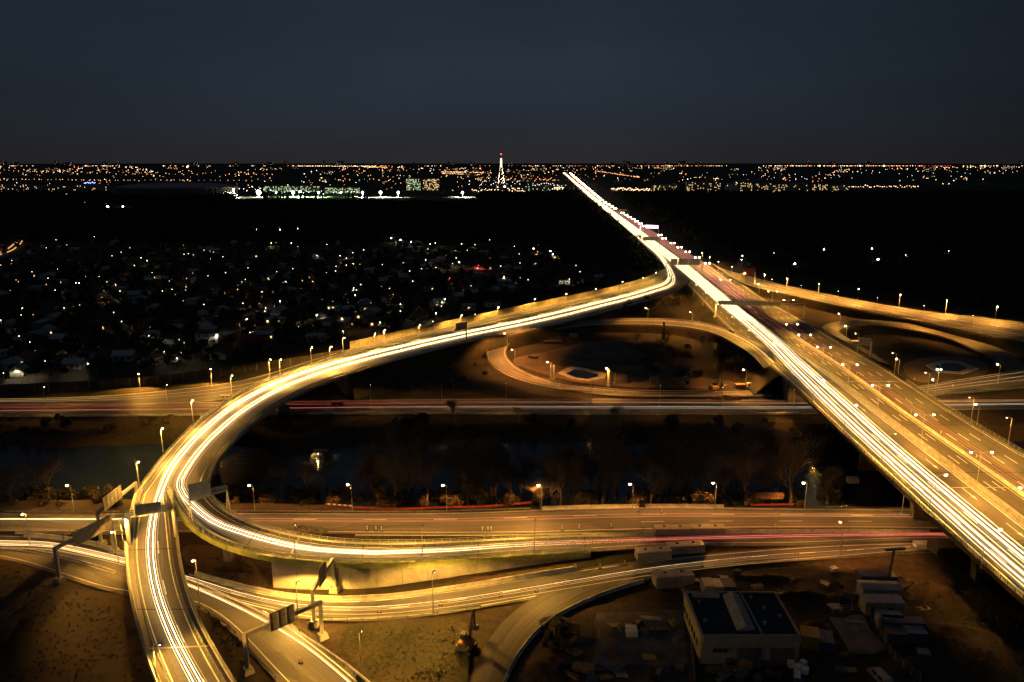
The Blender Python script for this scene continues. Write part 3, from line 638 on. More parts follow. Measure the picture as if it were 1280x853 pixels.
row([(173,467),(263,461)],0.1,R(-70),'below the dark noise wall at far left','lamps below the dark noise wall',aim=(0,-.7,-1),h=8,arm=.9,power=4500,col=GOLD,br=.22)
row([(1029,475,{}),(1070,506,{}),(1119,542,{'dark':True}),(1182,593,{}),(1250,661,{})],8.5,R(15),'on the left parapet of the motorway bridge','lamps on the left parapet of the motorway bridge',aim=(.45,0,-1),h=8.5,arm=3.4,power=4000,col=GOLD,br=.3)
row([(870,356),(882,366),(897,380),(915,396),(936,413)],5,R(0),'on the left motorway edge above the loop','dark lamps on the left motorway edge above the loop',h=8,arm=1.2,dark=True,power=3600,col=GOLD)
row([(967,429)],7,R(15),'where the loop road joins the motorway','lamp where the loop joins',h=8.5,arm=2,power=3000,col=GOLD,br=.26)
row([(966,364,{}),(986,375,{}),(990,405,{}),(1006,418.4,{}),(1030,433.6,{}),(1062.5,455.4,{}),(1100.5,481,{}),(1156,517.8,{}),(1227,564.7,{}),(1290,609,{})],lambda h:min(8.5,4+max(0,(h[0]-966))*.05),R(0),'standing in the motorway median','twin lamps in the motorway median',h=8.5,arm=2.6,double=True,power=3000,col=GOLD,br=.3)
row([(877.7,316),(887,321.5),(898,327),(915,333),(931,341),(956,343),(984,348),(1024,354.5),(1073.5,361),(1125.7,368),(1184,375.5),(1247,383)],4.7,R(-110),'along the upper right branch road','lamps along the upper right branch road',h=8,arm=.9,power=9500,col=GOLD,br=.26)
row([(901,349.5,{}),(913,349.5,{}),(948,355,{}),(1057,407,{'power':1300}),(1049,392,{})],4.6,R(180),'between motorway and its upper branch','lamps between the motorway and its branch',h=7,arm=.8,power=4000,col=GOLD,br=.3)
row([(631,416.5),(640.3,436.8),(648.8,402),(684.4,452),(758.4,460),(807.6,384.8),(863,390),(929.6,461.6)],lambda h:{648.8:3,631:2.4,807.6:3.8,863:4.3,640.3:1}.get(h[0],.1),R(180),'around the orange loop road','lamps round the loop road',h=8,arm=1.2,power=6000,col=ORANGE,em='em_lamp_orange',br=.3)
row([(1121,448.5,{'double':False}),(1166.4,474,{'power':900}),(1174,461.3,{'double':True,'arm':.6}),(1220,505,{'power':1800}),(1247,455,{})],.3,R(170),'near the fan of roads at the right edge','lamps by the side roads at the right',h=8.5,arm=1.2,power=2000,col=GOLD,br=.3)
row([(965,349),(1002,357),(1048,364),(1097,372),(1155.5,382),(1217,394)],4.7,R(80),'on the near edge of the upper branch road','dark lamps on the near edge of the upper branch road',h=8,arm=.9,dark=True,power=3800,col=GOLD)
for i,py in enumerate((440,470,500,530,562,600)):  # row added to brighten the dark right half of the motorway
    p=Hw.atm(hu0(py),.6,1); q=proj(p+Vector((-1.5,0,9)))
    lamp(q[0],q[1],p.z,R(180),f"added dark headed lamp, {ORD[i]} from the back on the motorway's right edge",'dark lamps added on the right edge of the motorway',h=9,arm=1.5,dark=True,power=2300,col=GOLD)
row([(55,484),(208,481),(463,481),(552,480),(632,480),(739,481),(825,482),(904,484),(993,487)],0,R(90),'with added light, river edge of the dark bank road','dark lamps with added light along the bank road',h=8,arm=.7,dark=True,power=520,col=GOLD)  # posts are unlit; weak light added here to warm the road surface
# the far motorway: twin lamps one after another
far=[(884.3,329),(871.7,321.7),(859.7,314.7),(849.6,309),(840.7,303.7),(830,298),(825,293.6),(805.7,282.6),(800.4,279.4),(795.7,276.5),(791.5,273.8),(787,271.3),(782.5,268.6),(778,266),(773.5,263.3),(769,260.7),(764.8,258.2),(760.5,255.5),(756.4,253),(752,250)]
for i,(x,y) in enumerate(far):
    lamp(x,y,2 if y>300 else .5,R(0),f"glaring twin lamp on the far motorway, {ORD[i]} from the three panel gantry",'twin lamps along the far straight motorway',h=9,arm=1.6,double=True,power=1300 if i<12 else 0,br=.55+.03*i)
fx=MB()
for i in range(60):
    y=249-i*.55; t=(249-y)/33; x=751-(751-712)*t
    p=P(x,y,9); fx.ball(p,.9+.035*i,'em_lamp',5,4)
    fx.tube((p.x,p.y,0),(p.x,p.y,9),.2,.2,'steel',4)
fx=fx.build('distant_street_lamps'); fx['kind']='stuff'; fx['label']='string of merged lamps on the motorway running into the city'
# ================================================================ HEADLIGHT AND TAIL LIGHT STREAKS (as the photo shows the traffic)
def streaks(name,label,items):
    "items: (points, radius, material)"
    b=MB()
    for pts,r,m in items: b.path(pts,r,m,3 if len(pts)>500 else 4)
    o=b.build(name); o['kind']='stuff'; o['label']=label; return o
def interp(tab,x):
    if x<=tab[0][0]: return tab[0][1]
    for (a,b_),(c,d) in zip(tab,tab[1:]):
        if x<=c: return b_+(d-b_)*(x-a)/(c-a)
    return tab[-1][1]
def along(road,tf,u0,u1,dz=.65,step=8): return [road.at(u,tf(u),dz) for u in road.samples(step,u0,u1)]
hu=lambda y:Hw.u_at(None,y)
HY=[216,250,300,335,355,385,403,434,455,506,565,635,709,820]; HU=[hu(y) for y in HY]
white=[]
def htab(v): return list(zip(HU,v))
for k in range(15):
    f=k/14; j=random.uniform(-.006,.006)
    v=[.16+.26*f]*4+[.16+.25*f, .19+.23*f, .21+.2*f, .17+.2*f, .13+.2*f, .075+.2*f+(.02 if f>.6 else 0), .06+.185*f+(.02 if f>.6 else 0), .055+.185*f+(.02 if f>.6 else 0), .05+.19*f+(.02 if f>.6 else 0), .05+.19*f+(.02 if f>.6 else 0)]
    tb=htab([a+j for a in v]); u0=HU[0]; hot=k%3!=1
    if k in (1,3,6,8,11,13):
        white.append((catmull([Hw.at(u,interp(tb,u),.65) for u in HU[:7]],12),(lambda f:.22-.15*f),'tr_white')); white.append((catmull([Hw.at(u,interp(tb,u),.65) for u in HU[6:]],12),.022,'tr_thin'))
    else: white.append((catmull([Hw.at(u,interp(tb,u),.65) for u in HU],12),(lambda f,r=.06 if k in (2,5,9,12) else .03:r+max(0,.4-f)*.35),'tr_white_hot' if (k in (2,5,9,12)) else 'tr_white'))
for k in range(6):   # two lanes of straight-on traffic that stay left on the far part
    pass
streaks('headlight_streaks','dense white headlight streaks filling the left carriageway of the motorway',white)
# streaks that leave the motorway, follow the ramp and part at the fork
ramp=[]
for k in range(12):
    f=k/11; far_t=.015+.15*f; j=random.uniform(-.012,.012); lane=0 if k%2==0 else 1
    pts=[Hw.at(u,far_t,.65) for u in HU[:3]]+[Hw.at(hu(328),far_t*.8,.65)]
    ta=(.22+.16*(k//2)/5 if lane==0 else .50+.17*(k//2)/5)+j
    for x in (838,815,790,750,700,650,600,550,500,450,400): pts.append(A.at(A.u_at(x,None),ta,.65))
    for x in (350,300,262): pts.append(A.at(A.u_at(x,None),ta,.65))
    for y in (560,590): pts.append(A.at(A.u_at(None,y),ta+( -.0 if lane else .0),.65))
    if lane==0:
        for y,t in ((635,.60),(665,.5),(700,.46),(745,.45),(800,.47),(860,.50),(925,.52)):
            pts.append(A1.at(A1.u_at(None,y),t+(f-.5)*.26+.03,.65))
    else:
        for x,t in ((245,.28),(268,.42),(300,.5),(350,.48),(400,.43),(470,.40),(560,.42),(640,.45),(740,.47),(820,.5),(920,.5),(1050,.5),(1200,.5),(1340,.5)):
            u=A2.u_at(x,None) if x>260 else A2.u_at(235,None)
            pts.append(A2.at(u,t+(f-.5)*.34,.65))
    m='tr_white_hot' if k in (2,3,6,7) else 'tr_white' if k in (0,5,8,9) else 'tr_gold'
    if lane==1:
        r0=.042 if k in (3,7) else .02
        cut=len(pts)-9; ramp.append((catmull(pts[:cut+1],6),r0,m)); ramp.append((catmull(pts[cut:cut+5],6),(lambda f,r0=r0:r0*(1-f)**2.6+.0005),m))
        ramp.append((catmull([q+Vector((0,.42,-.15)) for q in pts[cut+1:]],6),(lambda f,r0=r0:(.004+.9*r0*min(1,f*2.2))*(1-.6*max(0,f-.5))),'tr_red' if k in (3,7) else 'tr_red_dim'))
    else: ramp.append((catmull(pts,6),.06 if k in (2,6) else .022,m))
streaks('headlight_streaks','white headlight streaks round the curving ramp and down both of its branches',ramp)
red=[]
for k in range(16):
    f=k/15; v=[.47+.33*f]*5+[.5+.33*f]*2+[.53+.25*f]*2+[.645+.11*f]*5
    near=k%4==0
    cutu=hu(350) if not near else Hw.len
    tb=htab(v); pts=catmull([Hw.at(u,interp(tb,u),.8) for u in HU],14); pts=[p for p in pts if p.y>(0 if near else P(0,345+random.uniform(0,60),0).y)]
    red.append((pts,.07 if not near else .035,'tr_pink' if k%3 else 'tr_red') if not near else (pts,.035,'tr_red_dim'))
for k in range(5):
    red.append((along(E,lambda u,k=k:.2+.13*k,0,E.len),.03,'tr_red_dim' if k%2 else 'tr_thin'))
streaks('tail_light_streaks','pink and red tail light streaks on the right carriageway and its branch',red)
low=[]
for t,r,m in ((.32,.03,'tr_red_dim'),(.40,.03,'tr_red_dim'),(.62,.025,'tr_pink'),(.66,.03,'tr_red_dim'),(.2,.03,'tr_red_dim')): low.append((along(F_,lambda u,t=t:t,0,F_.u_at(800,None)),(lambda f,r=r:r*min(1,(1-f)*2.5+.02)),m))
for t,r,m in ((.34,.04,'tr_thin'),(.6,.034,'tr_pale'),(.69,.024,'tr_pale'),(.2,.03,'tr_red_dim')): low.append((along(F_,lambda u,t=t:t,F_.u_at(480,None),F_.len),(lambda f,r=r:.002+r*min(1,f*2.5)),m))
for t,r,m in ((.46,.045,'tr_white'),(.5,.02,'tr_white')): low.append((along(N1,lambda u,t=t:t,0,N1.u_at(162,None)),r,m))
for t,r,m in ((.42,.025,'tr_thin'),(.5,.04,'tr_red_dim'),(.54,.02,'tr_thin')): low.append((along(N1,lambda u,t=t:t,N1.u_at(150,None),N1.len),r,m))
for t,r,m in ((.15,.035,'tr_thin'),(.4,.04,'tr_thin'),(.6,.03,'tr_thin')): low.append((along(Q,lambda u,t=t:t,0,Q.len),r,m)); low.append((along(G,lambda u,t=t:t,0,G.len),r*.8,'tr_gold' if t<.3 else 'tr_thin'))
for t,r,m in ((.4,.025,'tr_white'),(.5,.022,'tr_thin'),(.62,.02,'tr_gold')):
    low.append((along(Lp,lambda u,t=t:t,Lp.u_at(770,402),Lp.len,),(lambda f,r=r:.002+r*min(1,f*1.6)),m))
def spath(kind,off):
    if kind=='s': px=[(-70,678),(0,680),(60,682),(110,692),(160,704),(205,719),(245,735),(290,755),(335,778),(380,806),(425,842),(480,892)]
    elif kind=='s2': px=[(-70,676),(0,677),(60,679),(110,688),(160,700),(205,713),(250,729),(300,752),(350,777),(400,806),(450,842),(500,885)]
    else: px=[(-70,675),(0,676),(60,678),(110,687),(160,699),(205,712),(245,724),(300,741),(350,752),(400,758),(470,758.5),(560,750),(640,738),(720,725),(800,712),(880,702),(960,694),(1060,688),(1150,682),(1260,681)]
    return catmull([P(x,y+off,.7) for x,y in px],5)
for kd,off,r,m in (('s',0,.035,'tr_white'),('s',1.6,.02,'tr_white'),('s2',0,.03,'tr_gold'),('s2',1.5,.03,'tr_thin'),('s',-2,.03,'tr_gold'),('m',0,.022,'tr_white'),('m',2,.03,'tr_thin'),('m',4,.03,'tr_gold'),('m',9,.03,'tr_gold')): low.append((spath(kd,off),(lambda f,r=r,kd=kd:r if kd!='m' or f<.35 else r*(1-(f-.35)/.65)**1.5+.003),m))
streaks('light_streaks','thin white and red light streaks on the lower roads beside the river',low)
# ================================================================ GANTRIES AND SIGNS
def gantry(name,f0,f1,z0,h,signs,label,style='tube',cat='gantry',r=.38,plinth=True,z1=None,lit=None,two=True):
    a=P(f0[0],f0[1],z0); b_=P(f1[0],f1[1],z0 if z1 is None else z1); a=a.copy(); root=empty(name,tuple(a),0,label,cat)
    up=Vector((0,0,h)); d=(b_-a); d.z=0; L=d.length; x=d/L; y=Vector((-x.y,x.x,0))
    if y.y>0: y=-y
    ta=a+up; tb=Vector((b_.x,b_.y,ta.z))
    def leg(p,t):
        m=MB()
        if style=='aframe':
            m.tube(p+y*1.3,t,.16,.14,'gantry_steel',6); m.tube(p-y*1.3,t,.16,.14,'gantry_steel',6); m.beam(p+y*.65+Vector((0,0,h*.5)),p-y*.65+Vector((0,0,h*.5)),.12,.12,'gantry_steel')
        else: m.beam(p,t+Vector((0,0,r)),r*1.6,r*1.6,'gantry_steel')
        m.build('leg',root)
        if plinth: m=MB(); m.box(p+Vector((0,0,.4)),(1.9,1.9,1.1),'concrete',math.atan2(x.y,x.x),taper=.8); m.build('plinth',root)
    leg(a,ta)
    if two: leg(b_,tb)
    m=MB()
    if style=='tube': m.beam(ta-x*.3,tb+x*.3,r*1.7,r*1.9,'gantry_steel')
    else:
        for oy in (-.5,.5):
            for oz in (0,1.1): m.beam(ta+y*oy+Vector((0,0,oz)),tb+y*oy+Vector((0,0,oz)),.14,.14,'gantry_steel')
        n=max(3,int(L/2))
        for i in range(n+1):
            q=ta+x*(L*i/n)
            for oy in (-.5,.5):
                m.beam(q+y*oy,q+y*oy+Vector((0,0,1.1)),.09,.09,'gantry_steel')
                if i<n: m.beam(q+y*oy+Vector((0,0,1.1 if i%2 else 0)),q+x*(L/n)+y*oy+Vector((0,0,0 if i%2 else 1.1)),.08,.08,'gantry_steel')
        m.face([ta-y*.5,tb-y*.5,tb+y*.5,ta+y*.5],'gantry_steel')
    m.build('beam',root)
    for s in signs:
        s0,s1,lo,hi=s[:4]; mm=s[4] if len(s)>4 else 'sign_back'; side=s[5] if len(s)>5 else 1
        p=ta+x*(L*s0)+y*(.62*side); q=ta+x*(L*s1)+y*(.62*side); c=(p+q)/2+Vector((0,0,(lo+hi)/2)); az=math.atan2(x.y,x.x)
        m=MB(); m.box(c,((q-p).length,.12,hi-lo),mm,az); sgn=m.build('sign_panel',root)
        m=MB(); W=(q-p).length; n=max(2,int(W/1.3))
        for i in range(n+1): m.beam(p+x*(W*i/n)+y*.10+Vector((0,0,lo)),p+x*(W*i/n)+y*.10+Vector((0,0,hi)),.12,.12,'steel')
        for k in (0,.5,1): m.beam(p+y*.1+Vector((0,0,lo+(hi-lo)*k)),q+y*.1+Vector((0,0,lo+(hi-lo)*k)),.09,.09,'steel')
        m.build('rib_frame',sgn)
    return root
gantry('sign_gantry',(75,727),(143,690),0,8.0,[(.28,.95,-1.4,1.9)],'sign gantry over the slip road at the far left, long panel on its beam')
gantry('sign_gantry',(127,681),(174,641),0,8.3,[(.1,.55,-.3,3.0)],'sign gantry behind the front one, standing between the two lower roads at left')
gantry('sign_gantry',(162,681),(220,671),8.5,6.6,[(.22,.75,.2,2.6)],'walkway sign gantry across the left ramp branch with a grey panel','truss',plinth=False)
gantry('sign_gantry',(239,650),(286,637.5),8.3,5.2,[(.0,.55,-.2,3.9,'gantry_steel')],'sign gantry across the right ramp branch on A shaped legs','aframe',plinth=False)
gantry('sign_gantry',(310,840),(403,797),0,7.6,[(.30,.62,-1.2,2.5)],'sign gantry over the slip road at the bottom, ribbed dark panel on top')
gantry('sign_gantry',(393,781),(418,739),0,7.5,[(.18,.5,-.6,3.2)],'narrow sign gantry over the lower road in front of the retaining wall')
gantry('cantilever_sign',(583,427),(569,429),5.6,6.6,[(0,.98,-.2,3.2)],'dark cantilever sign beside the curving ramp near the pale noise wall','tube',cat='road sign',two=False,plinth=True)
gantry('sign_gantry',(894,397),(1004,399),4.5,7.6,[(.02,.5,-.1,2.2),(.5,.72,.1,1.7)],'long dark truss gantry spanning the whole motorway above the loop junction','truss')
gantry('sign_gantry',(832,345),(877,345),2.4,9.5,[(.12,.3,-.8,4),(.33,.6,-.8,4),(.62,.93,-.8,4)],'gantry with three dark panels where the ramp leaves the motorway','truss')
gantry('sign_gantry',(798,311),(824,311),.8,9.0,[(.2,.95,-.4,3.6)],'farther gantry across the white headlight lanes of the motorway','truss')
gantry('sign_gantry',(763,271),(786,271),.4,9.0,[(.2,.9,-.4,3.6)],'farthest sign gantry visible on the straight motorway','truss')
gantry('sign_gantry',(943,355),(926,356),4,8.0,[(.1,.95,-.6,3.4,'red_paint')],'red faced sign on a cantilever arm beside the upper branch road',two=False)
gantry('cantilever_sign',(1087,449),(1062,447),6,7.5,[(.05,.62,-1.3,1.8)],'dark message sign on a cantilever arm by the right edge of the motorway',cat='road sign',two=False)
gb=gantry('toll_gantry',(800,293),(823,294),.6,8,[(.3,.98,.2,4,'em_pink'),(.0,.05,-6,3,'em_pink')],'glowing pink white overhead gantry on the far motorway','truss',cat='lit gantry')
# ================================================================ NOISE WALLS
def wall_run(pts,h,m,label,name,seg=5,post='concrete_dark',step_h=.0):
    c=pts[0]; root=empty(name,tuple(c),0,label,'wall'); acc=0; last=pts[0]; i=0
    cur=pts[0]
    out_=[pts[0]]
    for p in pts[1:]:
        while (p-cur).length>=seg: cur=cur+(p-cur).normalized()*seg; out_.append(cur)
    for a,b_ in zip(out_[:-1],out_[1:]):
        d=b_-a; hh=h+random.uniform(-.08,.08)+(step_h if (i//6)%2 else 0); az=math.atan2(d.y,d.x); i+=1
        inst(ubox(m),'wall_panel',root,(a+b_)/2-c-Vector((0,0,.3)),az,(d.length-.12,.18,hh+.3)); inst(ubox(post),'post',root,a-c-Vector((0,0,.3)),az,(.28,.32,hh+.42))
    return root
wall_run([G.atm(u,-1.0,0) for u in G.samples(3,2,G.u_at(430,None,0))],3.5,'noise_wall','tall pale panelled noise wall lit gold along the curving ramp','noise_wall')
wall_run(catmull([P(x,y,1.0) for x,y in ((428,447),(385,454),(340,461),(290,468),(230,476),(170,483),(90,488),(0,492),(-80,495))],4),3.6,'wall_dark','dark graffiti marked noise wall between the gardens and the bank road','noise_wall')
gf=MB()
for k in range(46):   # pale unreadable spray lettering on the dark wall
    x=random.choice([random.uniform(95,140),random.uniform(148,182),random.uniform(268,300),random.uniform(304,322)]); y=interp([(0,492),(90,488),(170,483),(230,476),(290,468),(340,461)],x)
    p=P(x,y,1.0)+Vector((.1,-.22,random.uniform(.8,2.6))); gf.beam(p,p+Vector((random.uniform(-.8,.8),0,random.uniform(-.8,.8))),.02,.22,'noise_wall')
o=gf.build('graffiti'); tag(o,'pale unreadable spray paint strokes on the dark noise wall',kind='stuff')
bank=MB(); rows=[]
for x,y,y2 in ((430,451,466),(340,462,473),(290,469.5,482),(230,478,489),(170,485,493),(90,490,498),(0,494,500),(-80,497,501)):
    rows.append([P(x,y,1.1),P(x,(y+y2)/2,.7),P(x,y2,.02)])
bank.ribbon(rows,'grass'); bank.build('grass_bank')['kind']='structure'
# ================================================================ WAREHOUSE
zt=5.4; TL,TR,BR,BL=P(857,742,zt),P(968,742,zt),P(999.5,796,zt),P(878.5,796,zt)
c0=(BL+BR)/2; wh=empty('warehouse',(c0.x,c0.y,0),0,'low cream warehouse with dark flat roof and a long ridge skylight on the yard','warehouse')
def quadwall(a,b_,lo,hi,m,name,parent,th=.25):
    mb=MB(); d=(b_-a); d.z=0; n=Vector((d.y,-d.x,0)).normalized(); a0=Vector((a.x,a.y,0)); b0=Vector((b_.x,b_.y,0)); mb.box((a0+b0)/2+n*th/2+Vector((0,0,(lo+hi)/2)),(d.length,th,hi-lo),m,math.atan2(d.y,d.x)); return mb.build(name,parent)
for a,b_ in ((BL,BR),(TL,BL),(BR,TR),(TR,TL)): quadwall(a,b_,-.3,3.7,'cream_render','wall',wh,.01+.2); quadwall(a,b_,3.72,zt+.25,'cream_render','fascia',wh,.35)
m=MB(); m.face([BL,BR,TR,TL],'roof_dark'); m.build('roof',wh)
for a,b_ in ((BL,BR),(TL,BL),(BR,TR),(TR,TL),(BL.lerp(BR,.62),TL.lerp(TR,.61))):
    m=MB(); m.beam(a+Vector((0,0,.32)),b_+Vector((0,0,.32)),.4,.14,'roof_grey'); m.build('roof_edge',wh)
s0,s1,s2,s3=P(903,745,zt),P(924,745,zt),P(944,788,zt),P(921,789,zt); m=MB(); k=Vector((0,0,.9)); z_=Vector((0,0,.25))
r0,r1=(s0+s1)/2+k,(s2+s3)/2+k
for q in ([s0+z_,s3+z_,r1,r0],[s2+z_,s1+z_,r0,r1],[s3+z_,s2+z_,r1],[s1+z_,s0+z_,r0],[s0,s3,s3+z_,s0+z_],[s3,s2,s2+z_,s3+z_],[s2,s1,s1+z_,s2+z_]): m.face(q,'roof_grey')
sk=m.build('skylight',wh)
for i in range(1,8):
    m=MB(); f=i/8; m.beam(s0.lerp(s3,f)+z_+Vector((0,0,.03)),r0.lerp(r1,f)+Vector((0,0,.03)),.1,.06,'steel'); m.beam(s1.lerp(s2,f)+z_+Vector((0,0,.03)),r0.lerp(r1,f)+Vector((0,0,.03)),.1,.06,'steel'); m.build('glazing_bar',sk)
m=MB(); v=P(863,745,zt); m.box(P(882,746,zt)+Vector((0,0,.3)),(5.4,.9,.7),'roof_grey'); m.build('vent_box',wh)
fd=(BR-BL).normalized(); fn=Vector((fd.y,-fd.x,0)); L_=(BR-BL).length; faz=math.atan2(fd.y,fd.x)
def onfront(f,z,wd,ht,mm,nm,par,pr=.26):
    m=MB(); q=BL+fd*(L_*f); m.box((q.x+fn.x*pr,q.y+fn.y*pr,z),(wd,.12,ht),mm,faz); return m.build(nm,par)
for f in (.13,.185,.24): w_=onfront(f,2.75,.9,.9,'steel','window',wh,.24); onfront(f,2.75,.76,.76,'glass_dark','pane',w_,.30)
for f,wd in ((.50,4.1),(.83,4.4)):
    d_=onfront(f,1.6,wd,3.2,'concrete_dark','roller_door',wh)
    for i in range(6): onfront(f,.4+i*.5,wd,.05,'steel_dark','slat',d_,.33)
onfront(.345,1.5,.25,3,'roof_grey','downpipe',wh,.33); onfront(.97,1.7,.15,3.4,'roof_grey','downpipe',wh,.33)
for i in range(6):
    q=TL.lerp(BL,(i+.6)/7); m=MB(); d_=(BL-TL).normalized(); m.box((q.x-d_.y*0-.25,q.y,2.4),(.12,1.0,1.2),'glass_dark',math.atan2(d_.y,d_.x)-R(90)); m.build('side_window',wh)
# ================================================================ SITE CONTAINERS, CABINS, STACKS
def cabin(px,py,L,W,Hh,az,m,label,cat='container',group=None,z=0,roof=None,name='site_container',studs=0,door=True,gable=0):
    p=P(px,py,z); r=empty(name,tuple(p),az,label,cat,group)
    b=MB(); b.box((0,0,Hh/2+.1),(L,W,Hh-.1),m); n=int(L/.6)
    for i in range(n+1):
        for s in (-1,1): b.box((-L/2+L*i/n,s*(W/2+.03),Hh/2+.1),(.22,.06,Hh-.5),m)
    b.build('body',r,local=True)
    b=MB()
    if gable:
        for s in (-1,1): b.face([(-L/2-.15,s*(W/2+.15),Hh),(L/2+.15,s*(W/2+.15),Hh),(L/2+.15,0,Hh+gable),(-L/2-.15,0,Hh+gable)],roof or m)
        for s in (-1,1): b.face([(s*L/2,-W/2,Hh),(s*L/2,W/2,Hh),(s*L/2,0,Hh+gable)],m)
    else: b.box((0,0,Hh+.12),(L+.1,W+.1,.14),roof or m)
    b.build('roof',r,local=True)
    for i in range(studs):
        b=MB(); b.box((-L/2+L*(i+.6)/(studs+.2),.2,Hh+.3),(.6,.5,.3),'steel_dark'); b.build('roof_hatch',r,local=True)
    if door:
        b=MB(); b.box((-L*.3,-W/2-.08,1.1),(.9,.08,2),'steel_dark'); b.build('door',r,local=True)
        b=MB(); b.box((L*.15,-W/2-.08,1.5),(1.1,.08,.8),'glass_dark'); b.build('window',r,local=True)
    return r
cabin(816,698,8.0,2.6,2.1,R(7),'white_metal','pale ribbed container left of its pair between the red lane and lower road',roof='white_metal',studs=2,door=False)
cabin(856,690,8.6,2.6,2.0,R(7),'white_metal','pale ribbed container right of its pair between the red lane and lower road',roof='white_metal',studs=2,door=False)
cabin(840,668,8.8,2.4,1.8,R(1),'white_metal','pale container beside the embankment road, left one of two',roof='white_metal',studs=2,door=False)
cabin(884,667,8.4,2.4,1.8,R(0),'white_metal','pale container beside the embankment road, right one of two',roof='white_metal',studs=2,door=False)
cabin(841,731,8.4,3.0,2.7,R(8),'white_metal','large pale container standing alone inside the bend of the site road',roof='white_metal',studs=2,door=False)
cabin(1094,731,7.5,3,2.6,R(-3),'blue_metal','blue site cabin, rearmost of the row right of the warehouse',roof='blue_metal')
cabin(1098,747,8.0,3.4,2.9,R(-3),'white_metal','long pale site cabin directly in front of the blue rear cabin',roof='white_metal',gable=.4)
cabin(1101,765,7.8,3.2,2.9,R(-3),'cream_render','second long pale site cabin in the row right of the warehouse',roof='roof_grey')
cabin(1110,783,4.6,2.4,2.6,R(-6),'white_metal','short white site cabin in front of the two long pale ones',roof='white_metal')
cabin(1127,790,7.4,2.5,2.6,R(-6),'blue_metal','blue roofed site cabin nearest the bridge slope',roof='blue_metal')
cabin(1118,803,3.6,2.4,2.4,R(-6),'steel_dark','dark open skip, left one of two below the blue roofed cabin',roof='steel_dark',door=False)
cabin(1142,802,3.6,2.4,2.4,R(-6),'steel_dark','dark open skip, right one of two below the blue roofed cabin',roof='roof_grey',door=False)
cabin(1011,806,3.3,3.6,2.6,R(-14),'yellow_metal','yellow ochre container next to the right wall of the warehouse',roof='yellow_metal',door=False)
cabin(1031,808,2.6,4.2,2.0,R(-14),'blue_metal','dark blue container with a bar on its roof beside the yellow one',roof='blue_metal',door=False)
cabin(884,741,2.2,3.4,2.4,R(2),'white_metal','white tank like container, first behind the warehouse roof',roof='white_metal',door=False)
cabin(895,741,2.0,3.4,2.2,R(2),'steel','grey container in the middle behind the warehouse',roof='steel',door=False)
cabin(909,741,2.6,3.4,2.2,R(2),'blue_metal','blue grey container at the right behind the warehouse',roof='blue_metal',door=False)
def stack(px,py,L,n,w_,az,m,label,group=None,hh=.25,gap=.05,layers=3,cat='material stack',name='material_stack',piece='timber_plank'):
    p=P(px,py,0); r=empty(name,tuple(p),az,label,cat,group)
    for k in range(layers):
        for i in range(n): inst(ubox(m),piece,r,(random.uniform(-.25,.25),(i-(n-1)/2)*(w_+gap),.1+k*(hh+.06)),random.uniform(-.03,.03),(L*random.uniform(.92,1),w_,hh))
    return r
stack(757,797,8.5,3,.5,R(97),'timber','long dark stack of beams lying upright in view left on the gravel yard',layers=2)
stack(788,793,2.4,2,1.0,0,'plastic_white','white wrapped pallets in the middle of the gravel yard',layers=1,hh=1.3,gap=.2,cat='pallets',piece='wrapped_pallet')
stack(818,790,5.5,4,.35,R(2),'timber','stack of scaffold boards right of the white pallets')
stack(777,783,4.5,3,.35,R(2),'yellow_metal','yellow beams lying behind the white pallets',layers=1)
stack(717,817,3.6,5,.35,R(-40),'timber','short timber stack leaning at the left of the gravel yard',layers=2)
stack(730,838,4.2,5,.35,R(-15),'timber','timber stack near the bottom edge of the gravel yard')
stack(760,835,6,2,.9,R(-25),'blue_metal','blue grey pipe bundle near the bottom edge of the gravel yard',layers=1,hh=.7,piece='pipe')
stack(905,838,7,3,.6,R(2),'timber','brown planks in front of the warehouse loading doors',layers=1)
stack(935,832,4,3,.5,R(-3),'yellow_metal','yellow formwork panels in front of the warehouse',layers=2,piece='formwork_panel')
stack(965,829,4,3,.6,R(3),'timber','mixed boards at the right in front of the warehouse',layers=2)
for i,(x,y) in enumerate(((989,834),(998,839),(1003,834),(1006,843),(996,848))):
    stack(x,y,1.1,1,1.1,R(20*i),'plastic_white',['white bag nearest the warehouse corner','white bag in the middle of the heap by the warehouse corner','white bag at the back right of the heap','white bag at the front right of the heap','white bag closest to the picture bottom in the heap'][i],'bulk bags by the warehouse corner',layers=1,hh=1.1,cat='bulk bag',name='bulk_bag',piece='bag')
stack(918,825,1.4,1,.9,0,'plastic_white','small white crate by the warehouse wall',layers=1,hh=.8,cat='crate',piece='crate'); stack(932,826,1.6,1,1.2,0,'blue_metal','small blue crate by the warehouse wall',layers=1,hh=.9,cat='crate',piece='crate')
stack(932,835,2.0,1,1.6,0,'yellow_metal','yellow skip in front of the warehouse doors',layers=1,hh=1.2,cat='skip',name='skip',piece='body')
